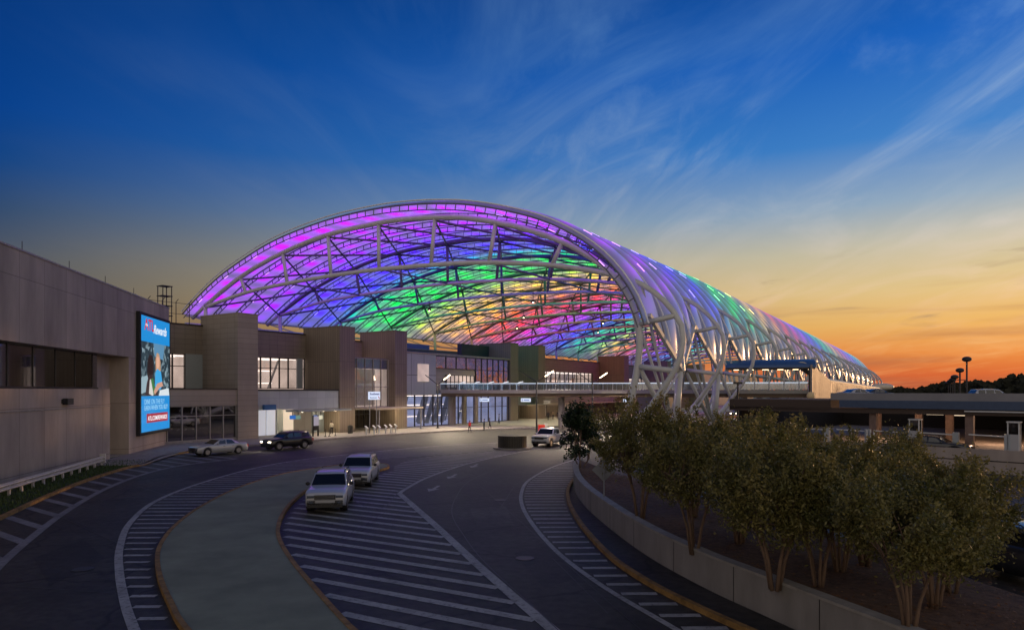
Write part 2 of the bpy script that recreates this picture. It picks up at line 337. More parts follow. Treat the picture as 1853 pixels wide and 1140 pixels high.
def wallstrip(mb, pts, w, z0, z1, m=0, closed=False):
    n = len(pts); vs = []
    f0 = (lambda i: z0) if not callable(z0) else z0; f1 = (lambda i: z1) if not callable(z1) else z1
    for i in range(n):
        q = nrm2(pts, i, closed) * w / 2; p = pts[i]
        vs += [(p.x - q.x, p.y - q.y, f0(i)), (p.x + q.x, p.y + q.y, f0(i)), (p.x + q.x, p.y + q.y, f1(i)), (p.x - q.x, p.y - q.y, f1(i))]
    fs = []
    for i in range(n if closed else n - 1):
        a = 4 * i; b = 4 * ((i + 1) % n)
        for k in range(4): fs.append((a + k, a + (k + 1) % 4, b + (k + 1) % 4, b + k))
    if not closed: fs += [(3, 2, 1, 0), (4 * n - 4, 4 * n - 3, 4 * n - 2, 4 * n - 1)]
    mb.add(vs, fs, m)
def hatch(mb, poly, d, spacing, width, z, start=0.0, inset=.12):
    d = Vector(d).normalized(); nv = Vector((-d.y, d.x)); P = [Vector((p[0], p[1])) for p in poly]
    cs = [p.dot(nv) for p in P]; c = min(cs) + start
    while c < max(cs):
        ts = []
        for i in range(len(P)):
            a = P[i]; b = P[(i + 1) % len(P)]; ca, cb_ = a.dot(nv) - c, b.dot(nv) - c
            if (ca < 0) != (cb_ < 0): q = a + (b - a) * (ca / (ca - cb_)); ts.append(q.dot(d))
        ts.sort()
        for k in range(0, len(ts) - 1, 2):
            t0, t1 = ts[k] + inset, ts[k + 1] - inset
            if t1 - t0 > .4:
                a = d * t0 + nv * c; b = d * t1 + nv * c; h = nv * width / 2
                mb.quad((a.x - h.x, a.y - h.y, z), (b.x - h.x, b.y - h.y, z), (b.x + h.x, b.y + h.y, z), (a.x + h.x, a.y + h.y, z))
        c += spacing
def fill(mb, pts, z, m=0): mb.add([(p[0], p[1], z) for p in pts], [tuple(range(len(pts)))], m)

# ------------------------------------------------------------------ ground and roads
mb = MB(); mb.quad((-1500, -60, -.02), (2500, -60, -.02), (2500, 3500, -.02), (-1500, 3500, -.02)); struct('ground', mb, M['far_ground'])
mb = MB(); mb.quad((-80, 2, 0), (70, 2, 0), (150, 300, 0), (-80, 300, 0)); struct('road', mb, M['asphalt'])

# green painted island and its kerb
isl = [(540, 855), (480, 869), (420, 891), (360, 923), (318, 955), (294, 985), (285, 1012), (290, 1052), (310, 1100), (340, 1150), (480, 1290), (780, 1290), (632, 1142), (575, 1078),
       (530, 1023), (507, 985), (503, 960), (511, 935), (530, 910), (560, 888), (620, 868), (690, 852), (703, 846), (690, 841), (640, 841)]
ip = catmull(gp(isl), 5, True)
mb = MB(); mb.prism([p[:2] for p in ip], .005, .14); struct('traffic_island', mb, M['green_island'])
mb = MB(); wallstrip(mb, ip, .15, .006, .165, closed=True); struct('island_kerb', mb, M['ykerb'])
# left hatch between lane line and island
lane_in = [(300, 1290), (243, 1140), (226, 1090), (216, 1035), (217, 990), (236, 945), (285, 905), (370, 872), (470, 845), (560, 830), (680, 817), (800, 806), (900, 801)]
lp = catmull(gp(lane_in), 6)
left_isl = catmull(gp([(900, 815), (760, 826), (680, 832), (600, 842), (540, 853), (480, 867), (420, 889), (360, 920), (316, 953), (291, 985), (281, 1012), (286, 1052), (306, 1100), (336, 1150), (470, 1290)]), 6)
mb = MB(); hatch(mb, lp + left_isl, (1, .03), 1.0, .24, .008, .4, .2); ribbon(mb, lp, .26, .012); 
struct('lane_marking', mb, M['paint'])
# central hatch
bl = [(1120, 1290), (1003, 1142), (930, 1080), (860, 1018), (790, 952), (723, 893)]
bl2 = [(723, 893), (735, 884), (778, 862), (850, 838), (930, 820), (985, 811)]
b1 = [p for p in gp(bl)]; b2 = catmull(gp(bl2), 6)
right_isl = catmull(gp([(985, 806), (900, 815), (760, 828), (712, 842), (705, 852), (640, 868), (570, 890), (535, 912), (515, 937), (508, 960), (512, 985), (534, 1020), (579, 1075), (638, 1142), (790, 1290)]), 6)
mb = MB(); hatch(mb, b1 + b2[1:] + right_isl, (.841, -.47), 1.02, .33, .008, .35, .25)
ribbon(mb, b1, .34, .012); ribbon(mb, b2, .26, .012); struct('lane_marking', mb, M['paint'])
# right hatch between outer lane line and kerb
rl = [(1052, 828), (1000, 845), (958, 868), (944, 890), (945, 915), (965, 950), (1010, 1000), (1090, 1060), (1200, 1125), (1330, 1200)]
kb = [(1056, 850), (1040, 868), (1029, 885), (1028, 905), (1038, 930), (1062, 965), (1110, 1015), (1180, 1062), (1260, 1103), (1345, 1142), (1480, 1200)]
rp = catmull(gp(rl), 6); kp = catmull(gp(kb), 6)
mb = MB(); hatch(mb, rp + kp[::-1], (1, .02), .98, .26, .008, .3, .2); ribbon(mb, rp, .2, .012); struct('lane_marking', mb, M['paint'])
mb = MB(); wallstrip(mb, kp, .18, .006, .16); struct('kerb', mb, M['ykerb'])
# left edge hatch, kerb, grass
ll = catmull(gp([(-140, 1200), (-40, 1070), (0, 1022), (60, 970), (120, 925), (190, 885), (260, 858), (330, 842), (430, 830)]), 6)
lk = catmull(gp([(-330, 1110), (-150, 1010), (0, 940), (90, 898), (160, 870), (230, 848), (262, 841), (300, 826), (370, 815)]), 6)
mb = MB(); hatch(mb, ll + lk[::-1], (1, -.75), 1.55, .42, .008, .3, .1); ribbon(mb, ll, .34, .012); struct('lane_marking', mb, M['line'])
mb = MB(); wallstrip(mb, lk, .22, .005, .16); struct('kerb', mb, M['ykerb'])
# tyre seams and three turn arrows in the middle lane
mb = MB()
for ax, ay, sc in ((785, 884, 1.0), (818, 862, 1.0), (858, 843, 1.0)):
    p = G(ax, ay); d = Vector((-.15, -1, 0)).normalized(); n_ = Vector((d.y, -d.x, 0))
    q = lambda a, b: tuple(p + d * a * sc + n_ * b * sc + Vector((0, 0, .009)))
    mb.quad(q(-1.3, -.1), q(.1, -.1), q(.1, .1), q(-1.3, .1)); mb.add([q(.1, -.38), q(1.2, 0), q(.1, .38)], [(0, 1, 2)])
struct('lane_arrow', mb, M['paint'])
mb = MB()
for path in ([(1150, 1290), (1010, 1140), (880, 1020), (840, 970), (818, 930), (825, 900), (850, 870), (905, 845)], [(590, 855), (640, 905), (690, 920), (720, 890)]):
    ribbon(mb, catmull(gp(path), 8), .035, .013)
for path in ([(870, 880), (960, 960), (1080, 1070), (1160, 1140)], [(700, 925), (600, 985)], [(850, 1010), (1010, 1012)], [(905, 920), (930, 880)], [(100, 930), (250, 1000)], [(20, 1060), (230, 1075)], [(250, 880), (330, 905)], [(560, 822), (900, 790)], [(1000, 1010), (1100, 1110)]):
    ribbon(mb, catmull(gp(path), 8), .022, .013)
struct('road_joint', mb, M['dsteel'])
mb = MB()
for px, py in ((905, 905), (150, 1030), (950, 1010)): q = G(px, py); mb.cyl((q.x, q.y, .009), .33, .012, 18)
struct('manhole_cover', mb, M['dsteel'])

# sidewalk in front of the terminal
mb = MB()
sw = [W(30, 63), W(64, 63.5), W(80, 61), W(92, 55), W(120, 52), W(330, 52), W(330, 90), W(30, 90)]
mb.prism([p[:2] for p in sw], .004, .15); struct('sidewalk', mb, M['paving'])
mb = MB(); wallstrip(mb, [W(30, 62.9), W(64, 63.4), W(80, 60.9), W(92, 54.9), W(120, 51.9), W(330, 51.9)], .25, .005, .17); struct('kerb', mb, M['kerb'])

# ------------------------------------------------------------------ planting bed with its curved wall
wl = [(1052, 842), (1043, 858), (1044, 880), (1062, 908), (1110, 950), (1180, 1000), (1280, 1055), (1400, 1110), (1600, 1200), (1800, 1290)]
wp = catmull([G(x, y + 6, 0.0) for x, y in wl], 6)
wbase = wp
wallz = 1.0
mb = MB(); wallstrip(mb, wp, .3, 0, lambda i: wallz)
rw = obj('retaining_wall', mb, M['concrete'], label='long curved grey concrete retaining wall holding the tree bed', cat='wall')
mb = MB(); wallstrip(mb, wp, .36, lambda i: wallz + .002, lambda i: wallz + .07); obj('wall_coping', mb, M['kerb'], rw)
i = 0; acc = 0.0; jm = MB()
for a, b in zip(wp, wp[1:]):
    acc += (b - a).length
    if acc > 3.2:
        acc = 0; d = (b - a).normalized(); jm.obox(b + Vector((0, 0, .5)), d * .012, Vector((-d.y, d.x, 0)) * .156, Vector((0, 0, .5)))
obj('wall_joint', jm, M['mull'], rw)
edge = gp([(1853, 1108), (1700, 1046), (1530, 990), (1400, 945), (1250, 905), (1130, 868), (1080, 850)], 0.0)
mb = MB()
bedpts = [Vector((p.x + .15, p.y, 0)) for p in wp] + [Vector((16, 6, 0)), Vector((15.5, 12, 0))] + [Vector((p.x, p.y, 0)) for p in edge]
# bed surface: strip between wall and road edge, sloping gently
nb_ = 26
def lerp_poly(P, t):
    f = t * (len(P) - 1); i = min(int(f), len(P) - 2); return P[i].lerp(P[i + 1], f - i)
eg = [Vector((4.6, 50, 0)), Vector((6.5, 42, 0)), Vector((9, 34, 0)), G(1530, 990), G(1700, 1046), G(1853, 1108), Vector((15.5, 11, 0)), Vector((16, 5, 0))]
rows = []
for i in range(nb_ * 2):
    t = i / (nb_ * 2 - 1); a = lerp_poly(wp, t); b = lerp_poly(eg, t); row = []
    for k in range(15):
        s_ = k / 14; p = a.lerp(b, s_); z = .93 + .05 * math.sin(p.x * 2.1 + p.y) if s_ < .8 else (.93 * (1 - (s_ - .8) / .2 * .9))
        row.append((p.x, p.y, z))
    rows.append(row)
vs = [v for r in rows for v in r]
fs = [(i * 15 + k, i * 15 + k + 1, (i + 1) * 15 + k + 1, (i + 1) * 15 + k) for i in range(len(rows) - 1) for k in range(14)]
mb = MB(); mb.add(vs, fs); struct('planting_bed', mb, M['mulch'], smooth=True)
mb = MB(); ribbon(mb, [Vector((p.x + .3, p.y, 0)) for p in eg], .16, .014); struct('road_edge_line', mb, M['paint'])
def bedz(x, y): return .9

# ------------------------------------------------------------------ the lit canopy
U0, BAY, NB = 68.0, 15.0, 16
UEND = U0 + BAY * NB + 2
def zdrop(u): return -.0150 * max(0, u - 112) - .00002 * max(0, u - 200) ** 2
def curve2(px, n, u=U0):
    P = [Vector((*plane(x, y, u), 0)) for x, y in px]; C = catmull(P, 6)
    L = [0]
    for a, b in zip(C, C[1:]): L.append(L[-1] + (b - a).length)
    out = []
    for i in range(n):
        t = L[-1] * i / (n - 1); k = 0
        while k < len(L) - 2 and L[k + 1] < t: k += 1
        f = (t - L[k]) / max(L[k + 1] - L[k], 1e-9); q = C[k].lerp(C[k + 1], f); out.append((q.x, q.y))
    return out, L[-1]
SKIN_PX = [(346, 570), (362, 552), (400, 514), (440, 483), (510, 440), (600, 405), (690, 384), (760, 375.5), (820, 374), (870, 377), (930, 387), (990, 403), (1040, 425), (1085, 453), (1122, 488), (1152, 530), (1172, 575), (1182, 615), (1187, 660), (1188, 700)]
UPPER_PX = [(371.7, 552.8), (435.6, 501), (510.5, 458), (592.7, 425), (683.6, 404), (735, 396.5), (787, 393.7), (834.8, 393.5), (896.5, 402), (952.7, 415), (1017, 437), (1065, 463), (1101.5, 490), (1129.5, 522), (1146, 556.5), (1154, 584.6), (1157.6, 615), (1156, 643), (1152, 672), (1146, 705), (1139, 735)]
LOWER_PX = [(371, 556), (445.4, 529.4), (520, 513), (600, 499), (683.6, 487.7), (730, 483.5), (781, 479.5), (834.8, 476), (885, 475), (944, 476.5), (1000, 480), (1045, 486), (1093, 494), (1121, 500.4), (1149, 509), (1177, 524), (1200, 543), (1218, 563), (1231, 583), (1236.5, 605), (1234, 634), (1226, 659.6), (1212, 685), (1192.6, 713), (1175.8, 738)]
NS = 72
skin, skinL = curve2(SKIN_PX, NS)
canopy = thing('terminal_canopy', 'huge arched canopy of glowing rainbow coloured cushions on white steel tube arches', 'canopy', W(U0 + 110, 60, 0))
PAL = [(60, (190, 22, 255)), (78, (165, 24, 255)), (86, (90, 30, 255)), (97, (50, 40, 255)), (101, (10, 190, 150)), (106, (0, 228, 80)), (116, (20, 225, 80)), (122, (170, 215, 80)), (127, (255, 205, 80)), (139, (255, 180, 75)), (147, (255, 95, 60)),
       (157, (250, 45, 75)), (168, (210, 50, 230)), (178, (130, 60, 255)), (188, (60, 60, 255)), (198, (20, 200, 150)), (210, (90, 220, 120)), (222, (255, 200, 90)), (236, (255, 100, 80)), (250, (190, 70, 240)), (270, (80, 80, 255)), (290, (40, 200, 170)), (315, (255, 190, 110))]
def ulink(t):
    g = t.nodes.new('ShaderNodeNewGeometry'); d = t.nodes.new('ShaderNodeVectorMath'); d.operation = 'DOT_PRODUCT'; d.inputs[1].default_value = (SN, CS, 0)
    t.links.new(g.outputs['Position'], d.inputs[0])
    r = t.nodes.new('ShaderNodeMapRange'); r.inputs['From Min'].default_value = 60; r.inputs['From Max'].default_value = 320; t.links.new(d.outputs['Value'], r.inputs[0])
    c = t.nodes.new('ShaderNodeValToRGB'); el = c.color_ramp.elements
    while len(el) > 1: el.remove(el[-1])
    el[0].position = 0; el[0].color = S(*PAL[0][1])
    for u, rgb in PAL[1:]: e = el.new((u - 60) / 260); e.color = S(*rgb)
    t.links.new(r.outputs[0], c.inputs[0]); return c.outputs[0], g
def cushion_mat(name, strength, white, satlow, low, high, diffuse, edgeglow=0.0, seamdark=1.0, satk=1.0):  # lamp pools and dark seams are painted into the emission
    """Inflated film lit by the colour lamps fixed along the ribs: glows strongest near each lamp, pale in between and at the foot."""
    m = bpy.data.materials.new(name); m.use_nodes = True; t = m.node_tree; b = t.nodes['Principled BSDF']
    def math_(op, a, c=None, cl=False):
        n = t.nodes.new('ShaderNodeMath'); n.operation = op; n.use_clamp = cl
        for i, v in enumerate((a, c)):
            if v is None: continue
            if isinstance(v, (int, float)): n.inputs[i].default_value = v
            else: t.links.new(v, n.inputs[i])
        return n.outputs[0]
    col, g = ulink(t)
    uv = t.nodes.new('ShaderNodeUVMap'); sp = t.nodes.new('ShaderNodeSeparateXYZ'); t.links.new(uv.outputs[0], sp.inputs[0])
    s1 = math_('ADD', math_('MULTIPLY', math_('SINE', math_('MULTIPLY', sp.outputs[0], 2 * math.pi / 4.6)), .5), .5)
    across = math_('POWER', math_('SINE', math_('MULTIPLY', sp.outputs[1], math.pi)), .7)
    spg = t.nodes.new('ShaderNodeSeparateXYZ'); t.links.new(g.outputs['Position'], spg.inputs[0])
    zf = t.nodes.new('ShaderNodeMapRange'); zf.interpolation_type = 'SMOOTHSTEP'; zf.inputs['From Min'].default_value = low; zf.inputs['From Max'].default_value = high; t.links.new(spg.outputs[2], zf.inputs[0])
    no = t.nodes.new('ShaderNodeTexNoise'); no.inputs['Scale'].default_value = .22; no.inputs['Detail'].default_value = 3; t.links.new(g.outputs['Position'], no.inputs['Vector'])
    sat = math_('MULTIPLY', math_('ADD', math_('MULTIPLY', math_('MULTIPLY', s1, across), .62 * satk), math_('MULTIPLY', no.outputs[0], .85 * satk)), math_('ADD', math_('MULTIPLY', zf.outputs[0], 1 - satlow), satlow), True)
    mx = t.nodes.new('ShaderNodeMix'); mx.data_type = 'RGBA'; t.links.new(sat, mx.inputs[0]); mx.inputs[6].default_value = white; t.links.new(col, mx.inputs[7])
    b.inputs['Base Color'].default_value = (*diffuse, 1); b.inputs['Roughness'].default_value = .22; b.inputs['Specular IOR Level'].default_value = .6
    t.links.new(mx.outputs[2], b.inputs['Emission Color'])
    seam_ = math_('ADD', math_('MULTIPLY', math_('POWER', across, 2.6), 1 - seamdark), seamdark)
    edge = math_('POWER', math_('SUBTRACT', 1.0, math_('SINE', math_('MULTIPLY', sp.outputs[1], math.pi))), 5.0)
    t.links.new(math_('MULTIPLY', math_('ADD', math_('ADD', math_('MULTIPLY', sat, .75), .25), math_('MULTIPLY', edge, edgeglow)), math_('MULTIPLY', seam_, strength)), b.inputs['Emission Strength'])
    return m
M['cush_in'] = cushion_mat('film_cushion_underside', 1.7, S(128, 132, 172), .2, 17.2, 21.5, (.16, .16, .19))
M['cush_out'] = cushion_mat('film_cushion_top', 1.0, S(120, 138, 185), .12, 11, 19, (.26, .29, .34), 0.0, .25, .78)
def lamp_strip_mat():
    m = bpy.data.materials.new('colour_lamp'); m.use_nodes = True; t = m.node_tree; b = t.nodes['Principled BSDF']; col, g = ulink(t)
    mx = t.nodes.new('ShaderNodeMix'); mx.data_type = 'RGBA'; mx.inputs[0].default_value = .22; t.links.new(col, mx.inputs[6]); mx.inputs[7].default_value = (1, 1, 1, 1)
    t.links.new(mx.outputs[2], b.inputs['Emission Color']); b.inputs['Emission Strength'].default_value = 2.6; return m
M['strip'] = lamp_strip_mat()

M['seam'] = mat('pale_seam_profile', (.85, .88, .92), .25)
def zlow(u):
    """Height of the skin's lower edge on the road side: a zigzag, high at each arch, low between."""
    t = abs(((u - U0) / BAY) % 1.0 - .5) * 2
    return 8.2 + 5.6 * t ** .9 + zdrop(u)
def skin_pts(u, off=0.0):
    """points of the skin line at u, cut at the zigzag edge; returns [(V, z, arclength)]"""
    out = []; zl = zlow(u); step = skinL / (NS - 1)
    for i, (V, z) in enumerate(skin):
        zz = z + zdrop(u)
        if i > NS * .7 and zz < zl:
            V0, z0 = out[-1][:2]; f = (z0 - zl) / max(z0 - zz, 1e-6); out.append((V0 + (V - V0) * f, zl, (i - 1 + f) * step)); break
        out.append((V, zz, i * step))
    return out
def resample(P, n):
    L = P[-1][2]; out = []
    for i in range(n):
        t = L * i / (n - 1); k = 0
        while k < len(P) - 2 and P[k + 1][2] < t: k += 1
        f = (t - P[k][2]) / max(P[k + 1][2] - P[k][2], 1e-9); out.append(tuple(P[k][j] + (P[k + 1][j] - P[k][j]) * f for j in range(3)))
    return out
def normals2(P):
    N2 = []
    for i in range(len(P)):
        a = P[max(i - 1, 0)]; b = P[min(i + 1, len(P) - 1)]; dV, dz_ = b[0] - a[0], b[1] - a[1]; l = math.hypot(dV, dz_); N2.append((dz_ / l * -1 * -1, -dV / l))
    # outward = up for the crown: V falls along the line, so the normal is (dz, -dV)
    return [(-n[0] * -1, n[1]) for n in N2]
USTRIP = [U0 - 1.6] + [U0 + 3.75 * k for k in range(1, NB * 4 + 1)]
nA, nC = 64, 8
for j in range(len(USTRIP) - 1):
    ua, ub = USTRIP[j] + .2, USTRIP[j + 1] - .2
    grids = []
    for side in (0, 1):
        vs = []; uv = []
        for k in range(nC + 1):
            c = k / nC; u = ua + (ub - ua) * c; P = resample(skin_pts(u), nA); N2 = normals2(P)
            bulge = (.85 if side == 0 else -.10) * math.sin(math.pi * c) ** .62
            for i in range(nA):
                e = min(1, i / 3, (nA - 1 - i) / 3) if side == 0 else min(1, i / 3, (nA - 1 - i) / 3)
                b_ = bulge * e + (.03 if side == 0 else -.03)
                V, z = P[i][0] + N2[i][0] * b_ * -1 * -1, P[i][1] + N2[i][1] * b_
                vs.append(W(u, V, z)); uv.append((P[i][2] + j * 1.7, c))
        grids.append((vs, uv))
    mb = MB(); mb.uv = []
    for side, (vs, uv) in enumerate(grids):
        fs = []
        for k in range(nC):
            for i in range(nA - 1):
                q = (k * nA + i, k * nA + i + 1, (k + 1) * nA + i + 1, (k + 1) * nA + i)
                fs.append(q if side == 0 else q[::-1])
        mb.add(vs, fs, side); mb.uv += uv
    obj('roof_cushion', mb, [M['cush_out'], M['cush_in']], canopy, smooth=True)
# ribs: pairs of slim tubes with rungs along every seam, lamps on them
lamp_n = 0; rest = MB()
for j, u in enumerate(USTRIP):
    P = resample(skin_pts(u), 60); N2 = normals2(P); mb = MB()
    far = u > 190
    o = [W(u, V, z) for V, z, _ in P]; inn = [W(u, V - n[0] * .75, z - n[1] * .75) for (V, z, _), n in zip(P, N2)]
    mb.tube(o, .10, 6); mb.tube(inn, .075, 6)
    if not far:
        for i in range(1, 59):
            mb.tube([o[i], inn[i]], .085 if j < 4 else .05, 4)
            if i % 1 == 0 and i < 58: pass
    obj('roof_rib', mb, M['shaded_steel'], canopy)
    cap = MB(); cap.tube([W(u, V + n[0] * .5, z + n[1] * .5) for (V, z, _), n in zip(P, N2)], .10 if j < 30 else .07, 5); obj('seam_cap', cap, M['seam'], canopy)
    if j % 1 == 0:
        i = 3 + (j * 2) % 3
        while i < 57:
            a = Vector(inn[i]).lerp(Vector(o[i]), .1) ; b = Vector(inn[i + 1]).lerp(Vector(o[i + 1]), .1); du = W(u + .3, 0) - W(u, 0)
            big = lamp_n < 84 and j < 12
            # inside lamp
            t_ = MB() if big else rest
            t_.tube([a + du, a + du + (b - a) * .62], .055, 5)
            if big: obj('colour_lamp', t_, M['strip'], canopy); lamp_n += 1
            i += 5 if j < 12 else 4
obj('colour_lamp', rest, M['strip'], canopy, kind='stuff')
# lamps seen through the outer film on the road side
mb = MB()
for j in range(len(USTRIP) - 1):
    if j > 15: break
    for q, c in (((.22, .4), (.40, .6)) if j % 2 else ((.31, .5),)):
        u = USTRIP[j] + (USTRIP[j + 1] - USTRIP[j]) * c; P = resample(skin_pts(u), 60); N2 = normals2(P); i = int(59 - 30 * q * (1 + .12 * ((j * 7) % 5 - 2) / 2))
        off = .03 + .85 * math.sin(math.pi * c) ** .62 + .02
        a = W(u, P[i][0] + N2[i][0] * off, P[i][1] + N2[i][1] * off); b = W(u, P[i + 1][0] + N2[i + 1][0] * off, P[i + 1][1] + N2[i + 1][1] * off)
        mb.tube([a, a + (b - a) * .8], .035, 4)
obj('outer_colour_lamp', mb, M['strip'], canopy, kind='stuff')
# edge girders along the two long edges
for side in (0, 1):
    mb = MB()
    if side == 0:
        for dzz, dv in ((0, 0), (-1.3, .2)):
            mb.tube([W(u, skin[0][0] + dv, skin[0][1] + zdrop(u) - .2 + dzz) for u in range(67, int(UEND), 15)], .2, 6)
        for k in range(0, NB * 2):
            u = U0 + k * 7.5; mb.tube([W(u, skin[0][0], skin[0][1] + zdrop(u) - .2), W(u + 7.5, skin[0][0] + .2, skin[0][1] + zdrop(u) - 1.5)], .12, 5)
        obj('edge_girder', mb, M['steel'], canopy)
    else:
        for b in range(NB):
            mb = MB()
            for h in (0, 1):
                ua = U0 + (b + h * .5) * BAY; ub = ua + BAY / 2; pa = skin_pts(ua)[-1]; pb = skin_pts(ub)[-1]
                A = W(ua, pa[0] - .25, pa[1] + .1); B = W(ub, pb[0] - .25, pb[1] + .1)
                mb.bar(A, B, .42, .42)
            obj('edge_strut', mb, M['steel'], canopy)
# arches
upper, upL = curve2(UPPER_PX, 60); lower, loL = curve2(LOWER_PX, 60)
VERT = [((435.6, 503), (444.5, 529)), ((511.7, 459), (520, 513)), ((593.5, 426), (599, 499)), ((685, 405), (686, 487)), ((787, 395), (780, 479)), ((897, 403), (885, 475)), ((1018, 438), (999, 480))]
VERT = [(plane(*a, U0), plane(*b, U0)) for a, b in VERT]
CROSS = [((1156, 587), (1226, 570)), ((1155.5, 663), (1222, 671))]
CROSS = [(plane(*a, U0), plane(*b, U0)) for a, b in CROSS]
nodes = [plane(371.7, 553.5, U0)] + [v[0] for v in VERT] + [plane(1101.5, 490, U0), plane(1146, 556, U0)]
farposts = MB()
for k in range(NB + 1):
    u = U0 + k * BAY; zd = zdrop(u); sm_ = M['steel'] if k == 0 else M['shaded_steel']; r = .36 if k == 0 else .30; seg = 14 if k < 3 else 8
    fu = u - BAY / 2; fV, fz = 26.6, 1.3
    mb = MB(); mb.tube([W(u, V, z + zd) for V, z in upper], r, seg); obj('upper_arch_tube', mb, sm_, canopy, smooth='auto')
    mb = MB(); mb.tube([W(u, V, z + zd) for V, z in lower], r * .84, seg); obj('lower_arch_tube', mb, M['steel'], canopy, smooth='auto')
    for a, b in VERT:
        mb = MB() if k < 14 else farposts
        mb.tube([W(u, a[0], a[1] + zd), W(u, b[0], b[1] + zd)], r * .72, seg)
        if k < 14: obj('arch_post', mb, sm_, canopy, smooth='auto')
    for a, b in CROSS:
        mb = MB(); mb.tube([W(u, a[0], a[1] + zd), W(u, b[0], b[1] + zd)], r * .8, seg); obj('cross_strut', mb, M['steel'], canopy, smooth='auto')
    # legs leaning to the foot between two arches
    foot = W(fu, fV, fz)
    mb = MB(); a = upper[-1]; mb.tube([W(u, upper[-2][0], upper[-2][1] + zd), W(u, a[0], a[1] + zd), W(u - BAY * .22, a[0] * .55 + fV * .45, (a[1] + zd) * .6 + fz * .4), foot], [r, r * 1.15, r * 1.3, r * 1.4], seg); obj('leg', mb, M['steel'], canopy, smooth='auto')
    mb = MB(); a = lower[-1]; mb.tube([W(u, lower[-2][0], lower[-2][1] + zd), W(u, a[0], a[1] + zd), foot + Vector((0, 0, .2))], [r * .84, r * 1.0, r * 1.3], seg); obj('leg', mb, M['steel'], canopy, smooth='auto')
    mb = MB(); a = CROSS[1][0]; mb.tube([W(u, a[0], a[1] + zd), W(u + BAY / 2, fV, fz)], r * .75, seg); obj('brace', mb, M['steel'], canopy, smooth='auto')
    # foot: pin plate on a concrete pier
    mb = MB(); mb.tube([W(fu, fV, 0), W(fu, fV, fz - .35)], [1.0, .75], 12); ft = obj('pier', mb, M['concrete'], canopy)
    mb = MB(); mb.obox(foot, W(.9, 0) , W(0, .12), Vector((0, 0, .55))); c_ = foot + W(0, -.5); mb.cyl(c_, .3, 1.0, 14, ax=W(0, 1)); obj('foot_pin', mb, M['steel'], canopy)
    if k < NB:
        # V props from the low point of the skin to the foot
        um = u + BAY / 2; pl = skin_pts(um)[-1]; nodeP = W(um, pl[0], pl[1])
        mb = MB(); mb.tube([nodeP, W(um, fV - .2, fz)], [.34, .42], seg); obj('prop', mb, M['steel'], canopy, smooth='auto')
        for s_ in (-1, 1):
            mb = MB(); mb.tube([nodeP, W(um + s_ * 5.6, fV + 1.2, 2.2)], .13, 7); mb.tube([nodeP + Vector((.5 * s_, 0, 0)), W(um + s_ * 4.2, fV + 2.4, 1.8)], .11, 7); obj('tie_tube', mb, M['steel'], canopy)
            mb = MB(); a2 = CROSS[1][0]; mb.tube([nodeP, W(um + s_ * BAY / 2, a2[0], a2[1] + zdrop(um))], .2, 8); obj('brace', mb, M['steel'], canopy, smooth='auto')
        for aa_, uu_, ii_ in ((lower, u, 49), (upper, u, 52), (upper, u + BAY, 52)):
            q_ = aa_[ii_]; mb = MB(); mb.tube([W(um, fV, fz + .3), W(uu_, q_[0], q_[1] + zd)], .17, 8); obj('brace', mb, M['steel'], canopy, smooth='auto')
        # braces between this arch and the next
        mb = MB(); zd2 = zdrop(u + BAY)
        for n in range(len(nodes) - 1):
            a, b = nodes[n], nodes[n + 1]
            mb.tube([W(u, a[0], a[1] + zd - .3), W(u + BAY, b[0], b[1] + zd2 - .3)], .16, 8)
            mb.tube([W(u, b[0], b[1] + zd - .3), W(u + BAY, a[0], a[1] + zd2 - .3)], .14, 8)
        obj('roof_brace', mb, M['shaded_steel'], canopy, smooth='auto')
        for n in range(1, len(VERT), 2):
            mb = MB(); a = VERT[n][1]; mb.tube([W(u, a[0], a[1] + zd), W(u + BAY, a[0], a[1] + zd2)], .14, 7)
            obj('purlin', mb, M['shaded_steel'], canopy)
    # post on the terminal roof under the left spring
    s0 = upper[0]; mb = MB(); mb.tube([W(u, s0[0], s0[1] + zd), W(u, s0[0] - .3, 13.9)], .32, 10); mb.tube([W(u, s0[0], s0[1] + zd), W(u, s0[0] + 3.6, s0[1] + zd - 1.9)], .3, 10); obj('roof_post', mb, M['steel'], canopy, smooth='auto')

obj('arch_post', farposts, M['steel'], canopy, kind='stuff')
# ------------------------------------------------------------------ terminal building
term = thing('terminal_building', 'brown panelled airport terminal with tall fins and lit windows under the canopy', 'building', W(80, 90, 0))
def part(name, mb, m, **k): return obj(name, mb, m, term, **k)
towers = [(50.4, 53.2, 15.1), (66.4, 69.3, 14.8), (77.6, 80.3, 15.0), (109.9, 112.7, 15.0), (120.4, 123.2, 15.1), (164, 167, 14.8), (196, 199, 14.6), (230, 233, 14.6)]
for i, (a, b, z) in enumerate(towers):
    mb = MB(); mb.ubox(a, b, 71, 78.4, 0.15, z); mb.ubox(a - .05, b + .05, 70.95, 78.45, z, z + .12)
    part('fin_tower', mb, M['tower_panel'] if i == 0 else M['tower_rib'])
